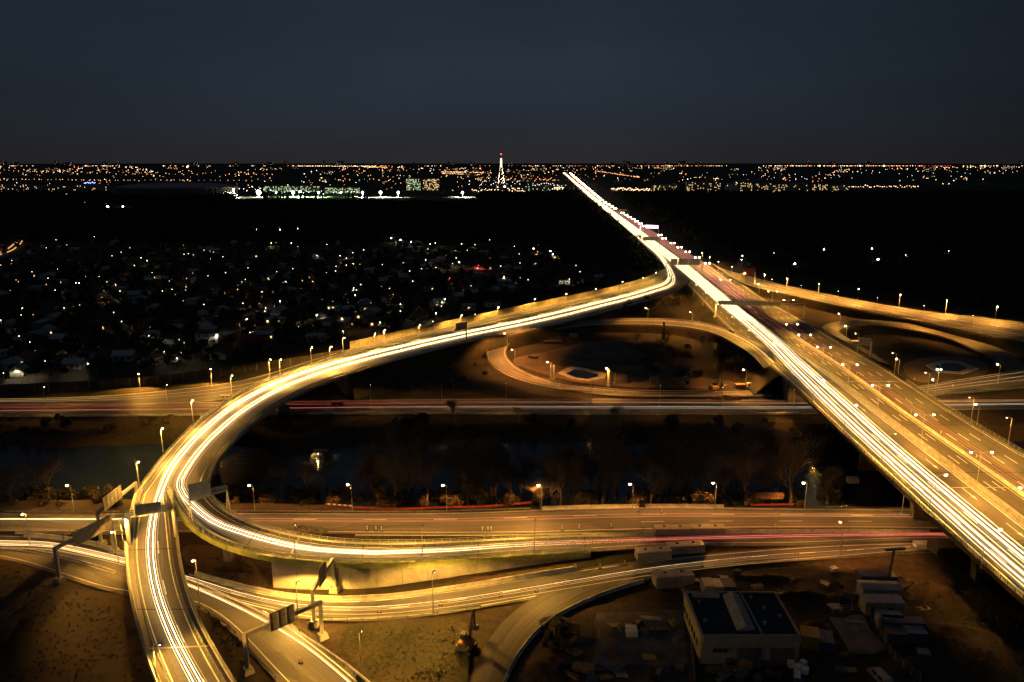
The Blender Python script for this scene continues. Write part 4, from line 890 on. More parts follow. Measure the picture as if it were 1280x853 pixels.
# ================================================================ VEHICLES ON THE SITE
def wheel(r,x,y,rad=.42,wd=.3,par=None):
    b=MB(); b.tube((x,y-wd/2,rad),(x,y+wd/2,rad),rad,rad,'rubber',14); o=b.build('wheel',r,local=True); b=MB(); b.tube((x,y-wd/2-.02,rad),(x,y+wd/2+.02,rad),rad*.55,rad*.55,'steel',10); b.build('rim',o,local=True)
def excavator(px,py,az,label,s=1.0,m='orange_paint',raise_=1):
    p=P(px,py,0); r=empty('excavator',tuple(p),az,label,'excavator')
    for sd in (-1,1):
        b=MB(); n=14; L=1.9*s; rr=.42*s; prof=[]
        for i in range(n):
            t=2*math.pi*i/n; prof.append((math.cos(t)*rr+(L-rr if math.cos(t)>0 else -L+rr), math.sin(t)*rr+rr))
        rows=[[Vector((x,sd*1.25*s+y,z)) for x,z in prof+[prof[0]]] for y in (-.28*s,.28*s)]; b.ribbon(rows,'rubber')
        for q in rows: b.face(q[:-1],'rubber')
        b.build('track',r,local=True)
    b=MB(); b.box((0,0,.75*s),(2.2*s,2*s,.4*s),'steel_dark'); b.build('undercarriage',r,local=True)
    b=MB(); b.box((-.5*s,0,1.45*s),(3.0*s,2.6*s,.95*s),m,taper=.93); b.tube((-2.0*s,-1.2*s,1.45*s),(-2.0*s,1.2*s,1.45*s),.5*s,.5*s,'steel_dark',10); b.box((-1.1*s,.2*s,2.05*s),(1.5*s,1.7*s,.3*s),m,taper=.85); b.tube((-.9*s,-.8*s,2.0*s),(-.9*s,-.8*s,2.5*s),.06*s,.06*s,'steel_dark',6); b.build('body',r,local=True)
    b=MB(); b.box((.55*s,.75*s,2.25*s),(1.4*s,1.0*s,1.45*s),'steel_dark',taper=.86); cb=b.build('cab',r,local=True)
    b=MB(); b.box((.62*s,.75*s,2.45*s),(1.42*s,.8*s,.8*s),'glass_dark',taper=.9); b.box((.55*s,.75*s,2.45*s),(1.0*s,1.06*s,.8*s),'glass_dark',taper=.9); b.build('cab_window',cb,local=True)
    b=MB(); A_=Vector((.9*s,-.3*s,1.6*s)); B_=Vector((2.0*s,-.3*s,4.6*s)); C_=Vector((3.0*s,-.3*s,6.3*s)); b.beam(A_,B_,.38*s,.6*s,'steel_dark'); b.beam(B_,C_,.36*s,.5*s,'steel_dark'); b.tube(A_+Vector((.5*s,0,-.1)),B_+Vector((.3,0,-.4)),.1*s,.08*s,'steel',6); b.build('boom',r,local=True)
    b=MB(); D_=Vector((3.7*s,-.3*s,2.6*s)); b.beam(C_,D_,.32*s,.42*s,'steel_dark'); b.build('stick',r,local=True)
    b=MB(); q=[(0,0),(.7,-.1),(.85,-.7),(.4,-1.15),(-.15,-.95),(-.1,-.3)]; rows=[[D_+Vector((x*s,y*s,z*s)) for x,z in q+[q[0]]] for y in (-.5,.5)]; b.ribbon(rows,'steel_dark')
    for w_ in rows: b.face(w_[:-1],'steel_dark')
    b.build('bucket',r,local=True); return r
excavator(583,812,R(72),'orange excavator with folded raised arm parked at the start of the unlit site road',1.05)
excavator(893,488,R(30),'small excavator working on the far yard beside the motorway abutment',1.0,'yellow_metal')
def van(px,py,az,label,m='white_metal'):
    p=P(px,py,0); r=empty('van',tuple(p),az,label,'van')
    prof=[(-2.4,.4),(2.3,.4),(2.4,.95),(1.8,1.15),(1.2,1.85),(-2.3,1.95),(-2.45,1.0)]
    b=MB(); rows=[[Vector((x,y*.9 if z<1.2 else y*.8,z)) for x,z in prof+[prof[0]]] for y in (-1,1)]; b.ribbon(rows,m)
    for q in rows: b.face(q[:-1],m)
    b.build('body',r,local=True)
    b=MB(); b.face([(1.22,-.72,1.84),(1.22,.72,1.84),(1.83,.8,1.2),(1.83,-.8,1.2)],'glass_dark')
    b=MB(); b.box((1.52,0,1.52),(.06,1.5,.62),'glass_dark',rot=Matrix.Rotation(R(-40),3,'Y')); b.build('windscreen',r,local=True)
    for s in (-1,1):
        for x in (-1.3,.4): b=MB(); b.box((x,s*.86,1.5),(1.2,.06,.5),'glass_dark'); b.build('side_window',r,local=True)
    for x in (-1.5,1.5):
        for s in (-1,1): wheel(r,x,s*.85,.36,.24)
    for s in (-1,1): b=MB(); b.box((2.41,s*.65,.85),(.06,.3,.2),'plastic_white'); b.build('headlight',r,local=True)
    return r
van(1099,851,R(100),'white van parked at the bottom edge right of the warehouse')
van(423,509,R(0),'red van stopped on the dark bank road behind the ramp','red_paint')
van(284,500,R(5),'pale car like van on the bank road left of the curving ramp','white_metal')
# mast of the pile rig by the right end of the lower road, crane truck beyond
p=P(1109,735,0); r=empty('piling_rig',tuple(p),0,'dark piling rig mast with a flat head beside the bridge slope','piling rig')
b=MB(); b.tube((0,0,0),(.5,0,9),.3,.25,'steel_dark',6); b.build('mast',r,local=True); b=MB(); b.beam((-1.5,0,9.1),(2.8,0,9.4),.6,.5,'steel_dark'); b.build('head',r,local=True); b=MB(); b.box((0,0,.5),(3,2.4,1),'steel_dark'); b.build('base',r,local=True)
cabin(1185,691,8,4,2.2,R(5),'steel_dark','dark machine trailer in the shade under the motorway bridge',door=False,name='trailer',cat='trailer')
cabin(1152,684,3.4,2,1.0,R(0),'plastic_white','white tarpaulin bundle at the road edge by the bridge',door=False,name='bundle',cat='bundle')
cabin(1042,714,1.6,1.2,.7,R(20),'plastic_white','small pale lump on the dark soil above the yard',door=False,name='rubble_bag',cat='bag')
cabin(960,623,7.5,2.0,1.2,R(0),'timber','wooden hut roof among the river scrub left of the bridge',roof='timber',door=False,name='hut',cat='hut',gable=.6)
cabin(1065,604,3,1.5,1.6,R(0),'white_metal','small pale board on the river bank under the bridge',door=False,name='board',cat='board')
cabin(818,481,3.4,3,3.0,R(0),'yellow_metal','yellow container on the far yard inside the loop road',door=False)
cabin(717,421,4,2.4,1.4,R(8),'white_metal','white roofed cabin on the back of the gravel yard inside the loop',door=False)
cabin(667,403+45,4,2.2,1.0,R(-28),'timber','orange brown boards stacked beside the loop road lamp',door=False,name='board_stack',cat='boards')
cabin(691,429,9,3,.7,R(0),'steel_dark','flat dark plate pile at the back left of the loop yard',door=False,name='plate_pile',cat='plates')
for i,(x,y,w2,c_) in enumerate(((925,485,4,'yellow_metal'),(938,484,3,'plastic_white'),(949,486,3,'timber'),(957,484,3.4,'plastic_white'),(905,486,3,'timber'))):
    cabin(x,y,w2,2,1.5,R(8*i),c_,['yellow crate in the lit row beside the abutment','first white crate in the lit row beside the abutment','brown crate in the lit row beside the abutment','last white crate in the lit row beside the abutment','brown crate left of the yellow one near the small excavator'][i],cat='crate',door=False,name='crate')
# tall bare posts and retention basins
for x,y,t,lb in ((689,476,453,'left pale post of the pair beside the round gravel yard'),(692.5,474,456,'right pale post of the pair beside the round gravel yard'),(760,483,461,'pale post beside the loop lamp in front of the basin'),(768,480,467,'short pale post right of the basin')):
    p=P(x,y,0); hh=(y-t)*90/(y-203)*1.04; b=MB(); b.tube(p,p+Vector((0,0,hh)),.3,.26,'gantry_steel',8); b.box(p+Vector((0,0,.3)),(1.4,1.2,.6),'concrete'); o=b.build('post'); tag(o,lb,'post')
def basin(pts,label):
    w_=[P(x,y,.09) for x,y in pts]; c=sum(w_,Vector())/len(w_); r=empty('retention_basin',tuple(c),0,label,'basin')
    b=MB(); inn=[c+(p-c)*.66 for p in w_]; n=len(w_)
    for i in range(n):
        j=(i+1)%n; b.face([w_[i]+Vector((0,0,.25)),w_[j]+Vector((0,0,.25)),inn[j]-Vector((0,0,0)),inn[i]-Vector((0,0,0))],'concrete'); b.face([w_[i]-Vector((0,0,.3)),w_[j]-Vector((0,0,.3)),w_[j]+Vector((0,0,.25)),w_[i]+Vector((0,0,.25))],'concrete')
    b.build('concrete_rim',r); b=MB(); b.face([p+Vector((0,0,.03)) for p in inn],'water'); b.build('water_surface',r)
basin([(697,467),(712,459),(728,460),(758,468),(756,473),(735,477),(715,474)],'six sided concrete basin with dark water inside the orange loop')
basin([(1157,457),(1178,451),(1200,452),(1223,461),(1205,468),(1170,466)],'larger pale six sided basin inside the right loop road')
# lit culvert mouth on the far river bank
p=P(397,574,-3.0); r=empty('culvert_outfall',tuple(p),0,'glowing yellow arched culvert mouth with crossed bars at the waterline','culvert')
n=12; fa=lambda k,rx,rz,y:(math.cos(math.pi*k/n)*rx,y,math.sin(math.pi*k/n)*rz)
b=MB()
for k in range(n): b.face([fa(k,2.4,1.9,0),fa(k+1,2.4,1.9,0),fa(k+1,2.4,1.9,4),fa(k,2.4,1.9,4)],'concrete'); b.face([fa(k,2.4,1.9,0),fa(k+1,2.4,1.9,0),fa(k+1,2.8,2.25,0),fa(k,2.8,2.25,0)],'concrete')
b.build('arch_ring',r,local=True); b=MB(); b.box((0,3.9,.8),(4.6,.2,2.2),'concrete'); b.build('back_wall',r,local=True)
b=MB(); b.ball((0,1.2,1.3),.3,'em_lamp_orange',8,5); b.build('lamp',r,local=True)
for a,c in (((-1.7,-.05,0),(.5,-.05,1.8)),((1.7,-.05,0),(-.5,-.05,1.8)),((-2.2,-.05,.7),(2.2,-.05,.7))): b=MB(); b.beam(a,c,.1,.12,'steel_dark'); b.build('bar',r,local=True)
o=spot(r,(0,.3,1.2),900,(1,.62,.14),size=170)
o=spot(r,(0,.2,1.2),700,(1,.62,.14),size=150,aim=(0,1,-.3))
# plastic beacons along the closed lanes
bq=MB(); bq.box((0,0,.06),(.8,.5,.12),'rubber'); bqm=bq.mesh('foot'); bp_=MB(); bp_.box((0,0,.65),(.24,.08,1.1),'plastic_white'); bpm=bp_.mesh('blade'); bs=MB()
for z in (.4,.8): bs.box((0,0,z),(.26,.1,.16),'red_paint')
bsm=bs.mesh('stripe')
bl=[(459,663,0),(470,663,0),(477,664,0),(603,664,0),(610,664,0),(614,664,0),(703,663,0),(724,662,0),(764,660,0),(804,660,0),(798,640,0),(827,642,0),(969,661,0),(474,766,0),(551,757,0),(626,745,0),(671,740,0),(707,731,0),(750,711,0),(781,707,0),(792,721,0),(878,708,0),(719,711,0),(376,829,0),(1143,476,.2),(1191,484,.2)]
for i,(x,y,z) in enumerate(bl):
    p=P(x,y,z+.12); nb='embankment road' if y<670 else 'lower road' if y<800 else 'slip road'
    r=empty('lane_beacon',tuple(p),0,'slim white and red lane beacon with a dark foot beside the '+nb,'beacon','lane beacons beside the '+nb); inst(bqm,'foot',r); q=inst(bpm,'blade',r); inst(bsm,'stripe',q)
for i,(t,y) in enumerate([(t,y) for y in (395,412,428,446,470,490,515,545,580) for t in (.66,.95)]):
    p=Hw.at(hu(y),t,.1); r=empty('lane_beacon',tuple(p),0,'slim lane beacon on the right carriageway of the motorway','beacon','lane beacons on the motorway'); inst(bqm,'foot',r); q=inst(bpm,'blade',r); inst(bsm,'stripe',q)
# red mesh fence and barrier planks by the river
def netfence(pts,label,h=.75,m='red_paint'):
    w_=catmull([P(x,y,.05) for x,y in pts],4); r=empty('mesh_fence',tuple(w_[0]),0,label,'fence'); b=MB(); b.ribbon([[p+Vector((0,0,.15)),p+Vector((0,.06,.6)),p+Vector((0,0,h))] for p in w_],m); b.build('netting',r)
    for p in w_[::2]: inst(ubox('steel'),'post',r,p-w_[0],0,(.08,.08,h+.2))
netfence([(440,636),(480,638),(560,636),(620,634),(664,630)],'long red safety net fence between embankment road and the trees')
netfence([(939,633),(965,633),(992,632.5)],'short red safety net fence behind the barrier near the bridge')
r=empty('plank_barrier',tuple(P(408,633,0)),0,'red and white striped planks lying by the river edge','barrier'); 
for i in range(10): inst(ubox('plastic_white' if i%2 else 'red_paint'),'plank_stripe',r,(i*.75,-i*.12,.5),-.1,(.74,.12,.35))
# rubble heap with wheel pit between ramp branch and embankment road
def rubble(px,py,n,rx,ry,label,m='concrete_dark',z=0,s=.8):
    p=P(px,py,z); r=empty('rubble_heap',tuple(p),0,label,'rubble')
    for i in range(n):
        b=MB(); k=s*random.uniform(.4,1.3); a=random.uniform(0,6.3); q=random.random()**.5
        b.box((0,0,0),(k,k*random.uniform(.6,1.2),k*.7),m,taper=random.uniform(.5,.9)); me=b.mesh('rock'); inst(me,'rock',r,(math.cos(a)*rx*q,math.sin(a)*ry*q,.2+.6*(1-q)),rot=(random.uniform(-.5,.5),random.uniform(-.5,.5),a))
rubble(378,663,26,3.2,1.3,'heap of broken rubble beside the embankment road above the right branch'); rubble(396,665,30,2.6,1.5,'bigger rubble ring with a dark hollow right of the first heap')
rubble(838,474,40,9,5,'wide pale rubble field on the far yard beside the loop road'); rubble(856,470,24,6,4,'smaller pale rubble field nearer the motorway abutment'); rubble(95,640+27,10,2,1,'small rubble pile between the two roads at left')
rubble(745,428,44,9,2.6,'row of boulders along the back of the gravel yard inside the loop'); rubble(763,440,30,6,2,'boulder row beside the dark shrubs inside the loop'); rubble(960,545,34,14,1.2,'line of rocks along the waterline below the sandy spit',z=-2.6)
rubble(700,800,40,4,6,'dark rubble strewn down the bank inside the site road bend','soil',s=1.3)

# spoil mounds and odds and ends of the building site
def mound(px,py,rx,ry,h,label,m='soil',seed=0,name='soil_mound'):
    p=P(px,py,0); b=MB(); rows=[]
    for i in range(11):
        row=[]
        for j in range(19):
            a=2*math.pi*j/18; q=i/10; x,y=math.cos(a)*rx*q,math.sin(a)*ry*q; nn=noise.noise(Vector((x*.5+seed,y*.5,seed*1.7)))
            row.append(Vector((x*(1+.25*nn),y*(1+.25*nn),-.25+h*(math.cos(q*math.pi)*.5+.5)*(1+.6*nn)+.1*noise.noise(Vector((x*2,y*2,seed))))))
        rows.append(row)
    b.ribbon(rows,m); o=b.build(name); o.location=p; tag(o,label,'mound'); 
    for q in o.data.polygons: q.use_smooth=True
for i,(x,y,rx,ry,h,lb,mm) in enumerate(((1118,728,6,2.6,1.6,'low sandy mound by the piling rig','sand'),(1160,735,7,3,1.4,'broad soil mound on the slope next to the bridge','soil'),(700,782,6,5,1.5,'dark spoil mound at the left end of the gravel yard','soil'),(720,800,5,4,1.2,'pale spoil mound beside the left timber stack','sand'),(690,835,7,6,1.8,'spoil mound low on the bank inside the site road bend','soil'),(1000,745,8,2.4,1.1,'long soil ridge above the warehouse','soil'),(960,722,9,2,1.0,'soil ridge along the lower road edge','soil'),(1060,745,5,2,.9,'small mound left of the long pale cabins','soil'),(1200,790,9,6,1.3,'mound on the dark slope at the right','soil'),(1150,830,7,4,1.2,'mound near the bottom edge at the right','soil'),(862,735,3,2,1.0,'bushy dark mound at the warehouse back corner','scrub'),(1025,786,4,3,1.4,'heap between the warehouse and the yellow container','rubber'),(905,500,8,3,1.8,'spoil mound beside the far bank road left of the motorway','sand'),(850,462,9,5,1.6,'pale spoil mound among the rubble inside the loop','sand'),(790,455,9,4,1.2,'dark spoil mound right of the gravel circle inside the loop','soil'),(1010,524,13,5,.8,'broad sand heap on the far bank beside the bridge','sand'),(350,530,12,4,1.0,'earth heap under the curving ramp on the far bank','sand'),(60,655+14,5,1.4,.8,'soil heap between the left roads','soil'),(290,712,8,3,.7,'low heap on the bare soil left of the retaining wall','soil'))): mound(x,y,rx,ry,h,lb,mm,i)
rq=random.Random(41); kinds=[('timber','plank bundle',3.4,.28,.22,3),('white_metal','sheet metal stack',2.2,.9,.12,2),('blue_metal','blue formwork stack',2.0,.5,.15,3),('yellow_metal','yellow formwork stack',2.4,.4,.18,3),('concrete_dark','concrete block pile',1.4,.6,.5,2),('steel','scaffold tube bundle',4.2,.12,.12,5),('brown_wood','crate',1.2,1.1,1.0,1),('rubber','drum group',.9,.9,1.0,2)]
spots_=[('in front of the warehouse doors',885,1000,828,852,16),('between the warehouse and the gravel yard',768,858,762,830,14),('near the bottom edge of the gravel yard',700,850,832,852,12),('by the site cabins',1040,1160,745,840,14),('behind the warehouse',868,1060,718,738,9),('on the far yard inside the loop road',780,900,468,484,12)]
for wh_,x0,x1,y0,y1,n in spots_:
    for i in range(n):
        m_,nm,L,w_,hh,c_=kinds[rq.randrange(8)]; x,y=rq.uniform(x0,x1),rq.uniform(y0,y1)
        stack(x,y,L,c_,w_,rq.uniform(-1,1)*(R(10) if rq.random()<.6 else R(80)),m_,f"{rq.choice(['small','low','untidy','flat'])} {nm} {wh_}",'odds and ends on the building site',hh=hh,layers=rq.choice([1,2]) if hh<.6 else 1,cat='material stack',piece='piece')

for f,g_,kk in ((.08,.3,.5),(.1,.75,.35),(.7,.25,.5),(.78,.6,.4),(.9,.4,.5),(.7,.85,.35)):
    q=BL.lerp(BR,f).lerp(TL.lerp(TR,f),g_); m=MB(); m.tube(q,q+Vector((0,0,.6)),kk*.5,kk*.5,'steel',7); m.tube(q+Vector((0,0,.6)),q+Vector((0,0,.72)),kk*.8,kk*.8,'steel',7); m.build('roof_vent',wh)
# mesh fence round the yard
for pts,lb in (([(868,851),(858,760),(852,738)],'thin wire fence along the left side of the warehouse'),([(1040,768),(1076,765),(1118,826),(1150,852)],'thin wire fence below the site cabins')):
    w_=catmull([P(x,y,0) for x,y in pts],2.5); r=empty('wire_fence',tuple(w_[0]),0,lb,'fence')
    for p in w_: inst(ubox('steel'),'post',r,p-w_[0],0,(.07,.07,1.8))
    b=MB()
    for z in (.3,1.0,1.7): b.path([p+Vector((0,0,z)) for p in w_],.025,'steel',3)
    b.build('wire',r)
def bylamp(x):
    L=[84,312,435,554,673,788,892,1005,1127]; i=sum(1 for q in L if q<x)
    return 'left of the first embankment lamp' if i==0 else f'between the {ORD[i-1]} and {ORD[min(i,8)]} embankment lamps'
# ================================================================ TREES
def bare_tree_mesh(seed,h=9,spread=.55,levels=6,dense=1.0):
    rnd=random.Random(seed); tr=MB(); cr_=MB()
    def grow(p,d,L,r,lv):
        q=p+d*L*.5+Vector((rnd.uniform(-1,1),rnd.uniform(-1,1),0))*L*.04; e_=q+(d+Vector((rnd.uniform(-.2,.2),rnd.uniform(-.2,.2),.05))).normalized()*L*.5
        b=tr if lv>=levels-1 else cr_; m='bark' if lv>=2 else 'twig'; n=6 if lv>=levels-1 else 4 if lv>=2 else 3
        b.tube(p,q,r,r*.82,m,n,caps=False); b.tube(q,e_,r*.82,r*.62,m,n,caps=False)
        if lv==0: return
        k=rnd.randint(3,4) if lv>1 else rnd.randint(4,5)
        for i in range(k):
            a=2*math.pi*(i+rnd.random()*.7)/k; s=spread*rnd.uniform(.6,1.35); v=d.orthogonal().normalized(); v=Matrix.Rotation(a,3,d)@v
            nd=(d+v*s+Vector((0,0,.12))).normalized(); grow(q if i==0 and lv>1 else e_,nd,L*rnd.uniform(.62,.82),r*.55,lv-1)
    grow(Vector((0,0,-.2)),Vector((rnd.uniform(-.05,.05),rnd.uniform(-.05,.05),1)).normalized(),h*.30,h*.026,levels)
    return tr.mesh('trunk'),cr_.mesh('crown')
BT=[bare_tree_mesh(s,9,sp_k) for s,sp_k in ((1,.6),(2,.5),(3,.7),(4,.42),(5,.62),(6,.55))]
def leaf_cloud(mb,c,rx,rz,n,m,rnd,s=.5):
    k=mb.mi(m)
    for i in range(n):
        a=rnd.uniform(0,6.283); b=math.acos(rnd.uniform(-1,1)); q=rnd.random()**.4
        p=Vector((c[0]+rx*q*math.sin(b)*math.cos(a),c[1]+rx*q*math.sin(b)*math.sin(a),c[2]+rz*q*math.cos(b))); v=Vector((rnd.gauss(0,1),rnd.gauss(0,1),rnd.gauss(0,1))).normalized(); u=v.orthogonal()*s*rnd.uniform(.6,1.4); w_=v.cross(u)
        j=len(mb.v); mb.v+=[tuple(p-u*.5-w_*.4),tuple(p+u*.5-w_*.4),tuple(p+w_*.6)]; mb.f.append((j,j+1,j+2)); mb.m.append(k)
def leafy_mesh(seed,kind='round'):
    rnd=random.Random(seed); t=MB(); c=MB()
    if kind=='column': 
        t.tube((0,0,0),(0,0,7),.18,.08,'bark',5)
        for i in range(9): leaf_cloud(c,(0,0,1.2+i*1.0),1.15-i*.07,.9,130,'leaf',rnd,.4)
    elif kind=='shrub':
        for i in range(4): t.tube((0,0,0),(rnd.uniform(-1,1),rnd.uniform(-1,1),1.6),.06,.03,'bark',4,caps=False)
        for i in range(6): leaf_cloud(c,(rnd.uniform(-1.1,1.1),rnd.uniform(-1,1),rnd.uniform(.6,1.9)),.9,.8,90,'scrub',rnd,.34)
    elif kind=='conifer':
        t.tube((0,0,0),(0,0,9.5),.2,.05,'bark',5)
        for i in range(10): leaf_cloud(c,(0,0,1.2+i*.85),2.3*(1-i/11),.5,110,'leaf_dark',rnd,.5)
    else:
        t.tube((0,0,0),(0,0,3.5),.25,.16,'bark',6)
        for i in range(5): a=i*1.3; t.tube((0,0,3),(math.cos(a)*2,math.sin(a)*2,5.5),.12,.05,'bark',4,caps=False)
        for i in range(12): a=rnd.uniform(0,6.28); q=rnd.uniform(.3,2.4); leaf_cloud(c,(math.cos(a)*q,math.sin(a)*q,rnd.uniform(3.6,7.4)),1.3,1.0,70,'leaf',rnd,.5)
    return t.mesh('trunk'),c.mesh('crown')
SH=[leafy_mesh(s,'shrub') for s in (11,12,13)]; CO=[leafy_mesh(21,'column'),leafy_mesh(22,'conifer')]; RD=[leafy_mesh(s,'round') for s in (31,32)]
def tree(meshes,px,py,h,label,name='bare_tree',cat='tree',group=None,z=None,base=9.0):
    if z is None:
        z=0
        for _ in range(6): q=P(px,py,z); z=gz(q.x,q.y)
    p=P(px,py,z-.1); r=empty(name,tuple(p),random.uniform(0,6.3),label,cat,group); s=h/base
    inst(meshes[0],'trunk',r,sc=(s,s,s)); inst(meshes[1],'crown',r,sc=(s,s,s)); return r
tree(BT[0],675,636,9.5,'brightly lit bare tree standing behind the fourth embankment lamp',z=0)
for i,(x,y,h,lb) in enumerate(((516,486,10,'leftmost of three bare trees on the grass inside the far bank'),(546,486,8.5,'middle of three bare trees on the grass inside the far bank'),(567,486,11,'rightmost of three bare trees on the grass inside the far bank'),(568,528,10,'bare tree on the river side of the bank road, left one'),(648,528,7,'low wide bare tree on the river side of the bank road'),(770,528,7.5,'bushy bare tree on the river side of the bank road, right one'))): tree(BT[i%6],x,y,h,lb)
xs_=[(350,7),(385,8),(465,9),(492,10),(570,10),(600,12),(657,8),(683,9),(715,12),(738,9),(782,11),(830,9),(860,9),(890,11),(920,12),(445,11),(475,10),(506,12.5),(528,11),(545,9),(590,9.5),(615,11.5),(640,10),(700,9),(725,10),(750,13.5),(768,12.5),(795,14),(815,11.5),(848,10),(875,12),(905,10),(932,11),(955,8.5),(990,9),(30,8),(62,7),(15,9),(408,9),(1010,6.5)]
near_l=['willow like','forked','broad','slender','low']
LMP=[84,312,435,554,673.5,788,892,1005,1127]
xs_+=[(x+random.uniform(-9,9),random.uniform(5,11)) for x in range(440,1000,17)]
for i,(x,h) in enumerate(xs_):
    if min(abs(x-q) for q in LMP)<13: x+=24
    tree(BT[(i*5+1)%6],x,random.uniform(612,632),h*random.uniform(1.35,2.0),f"{'tall' if h>11 else 'low' if h<9.2 else 'middling'} bare riverside tree {bylamp(x)}",group='bare trees along the river')
for i in range(140):
    x=random.uniform(-10,1040); tree(SH[i%3],x,random.uniform(622,634),random.uniform(1.4,4.6),'low scrub bush on the near bank '+bylamp(x),name='scrub_bush',cat='bush',group='scrub on the near river bank',base=2.6)
for i in range(60):
    x=random.uniform(-10,1010); 
    if 260<x<340: continue
    tree(SH[i%3],x,random.uniform(526,549),random.uniform(1.5,3.6),'low scrub bush on the far bank, '+bylamp(x),name='scrub_bush',cat='bush',group='scrub on the far river bank',base=2.6)
for i in range(40):
    x=random.uniform(415,610); y=random.uniform(480-(x-415)*.22+4,489)
    tree(SH[i%3],x,y,random.uniform(1,2.4),'small bush on the embankment slope left of the loop road',name='scrub_bush',cat='bush',group='bushes on the ramp slope',base=2.6,z=.1)
for i in range(34):
    x=random.uniform(775,850); y=random.uniform(372,394)
    tree((BT+SH)[i%9],x,y,random.uniform(4,7) if i%9<6 else random.uniform(2,3.5),'dark bare thicket tree between the ramp and the loop road',name='thicket_tree',group='thicket between ramp and loop',z=.5,base=9 if i%9<6 else 2.6)
for i in range(46):
    x=random.uniform(790,965); y=random.uniform(425,474); 
    if y<425+(x-900)*.5: continue
    tree((BT+SH)[i%9],x,y,random.uniform(5,9) if i%9<6 else random.uniform(2,4),'dark thicket tree inside the orange loop',name='thicket_tree',group='thicket inside the orange loop',z=.2,base=9 if i%9<6 else 2.6)
tree(CO[0],829,425,9.5,'tall narrow dark poplar standing in front of the upper loop road',name='poplar',z=0,base=10)
for i in range(24):
    x=random.uniform(1120,1275); y=random.uniform(720,850); 
    if x>1120+ (850-y)*1.2+60: continue
    tree(SH[i%3],x,y,random.uniform(.5,1.0),'low weed clump on the dark slope by the bridge',name='weed_clump',cat='bush',group='weeds on the slope by the bridge',base=2.6,z=0)
for i in range(7): tree(SH[i%3],random.uniform(60,120),random.uniform(672,676),1.0,'tuft on the strip between the two left roads',name='weed_clump',cat='bush',group='weeds between the left roads',base=2.6,z=0)
for (x,y) in ((1079,370),(1115,376),(1140,380),(1165,385),(1198,392)): tree(RD[0],x,y,5,'small rounded tree just behind the upper right branch road',name='roadside_tree',group='trees behind the branch road',z=0,base=8)
# ================================================================ GARDEN SETTLEMENT
def wallline(x): return interp([(-60,490),(0,486),(170,474),(290,460),(430,438),(490,420),(600,398),(680,383),(760,366),(830,342)],x)
WM=['cream_render','white_render','grey_render','brown_wood','cream_render','white_render']; RM=['tile_red','tile_brown','roof_grey','tile_red','roof_grey','tile_brown']
HS={}
def house_meshes(k,flat):
    if (k,flat) in HS: return HS[(k,flat)]
    b=MB(); b.box((0,0,1.5),(1,1,3),WM[k]); 
    if not flat:
        for s in (-.5,.5): b.face([(s,-.5,3),(s,.5,3),(s,0,4.6)],WM[k])
    w_=b.mesh('wall'); b=MB()
    if flat: b.box((0,0,3.1),(1.06,1.06,.22),RM[k])
    else:
        for s in (-1,1): b.face([(-.56,s*.6,2.75),(.56,s*.6,2.75),(.56,0,4.75),(-.56,0,4.75)],RM[k]); b.face([(-.56,s*.6,2.62),(.56,s*.6,2.62),(.56,s*.6,2.75),(-.56,s*.6,2.75)],RM[k])
    HS[(k,flat)]=(w_,b.mesh('roof')); return HS[(k,flat)]
wn=MB(); wn.box((0,0,0),(1,.08,1),'glass_dark'); wn=wn.mesh('window'); wl=MB(); wl.box((0,0,0),(1,.08,1),'em_window'); wl=wl.mesh('lit_window'); ch=MB(); ch.box((0,0,.4),(.6,.6,1.3),'concrete_dark'); ch=ch.mesh('chimney'); dr=MB(); dr.box((0,0,0),(1,.1,2),'brown_wood'); dr=dr.mesh('door')
placed=[]
def house(px,py,L,W,az,k,flat,label,group='small houses of the garden settlement',sc=1.0,lit=None,two=False,w=None,wins=3):
    p=P(px,py,0) if w is None else w
    for q in placed:
        if (q-p).length<9.5: return None
    placed.append(p); r=empty('garden_house',tuple(p),az,label,'house',group); a,b_=house_meshes(k,flat); hz=sc*(1.8 if two else 1)
    inst(a,'wall',r,sc=(L,W,hz)); ro=inst(b_,'roof',r,sc=(L,W,hz))
    if not flat: inst(ch,'chimney',r,(L*.25,W*.12,4.1*hz),0)
    for fl in range(2 if two else 1):
        for i in range(wins):
            on=lit is not None and i in lit and fl==0
            inst(wl if on else wn,'lit_window' if on else 'window',r,(L*((i+.5)/wins-.5),-W/2-.05,1.6*sc+fl*2.7*sc),0,(1.1,1,1.1))
    inst(dr,'door',r,(L*.02,-W/2-.06,1.0),0); return r
house(262,428,11,8,R(3),1,True,'white two storey cube house with a flat roof beyond the noise wall',sc=1.0,two=True,group=None)
house(325,394,9,7,R(-5),0,True,'pale house whose facade is lit by a lamp at its right corner',group=None,lit=(1,))
house(345,404,10,7,R(-8),2,True,'wide grey flat roofed house with two lit windows below the bright lamp',group=None,lit=(0,2))
house(226,408,8,7,R(10),3,True,'brown house with a pale metal roof left of the white cube house',group=None)
house(418,388,8,7,R(0),1,True,'white box house with two lit windows near the middle of the gardens',group=None,two=False,sc=1.3,lit=(0,1))
house(475,407,12,8,R(4),0,False,'low hipped house with lit front windows close to the pale noise wall',group=None,lit=(0,1))
house(632,350,11,8,R(0),0,False,'house with yellow lit windows at the right part of the gardens',group=None,lit=(0,1,2))
house(605,337,16,8,R(0),0,False,'long house with reddish lights at the back of the gardens',group=None,lit=(0,2))
house(320,430,13,9,R(8),3,False,'large dark red roofed house just behind the noise wall',group=None)
def zone(x,y):
    d=wallline(x)-y
    a='just behind the noise wall' if d<32 else 'in the near gardens' if d<75 else 'in the middle gardens' if y>325 else 'in the back gardens'
    return a+' at '+('far left' if x<130 else 'left' if x<270 else 'left centre' if x<420 else 'right centre' if x<560 else 'right')
hn=0; tries=0
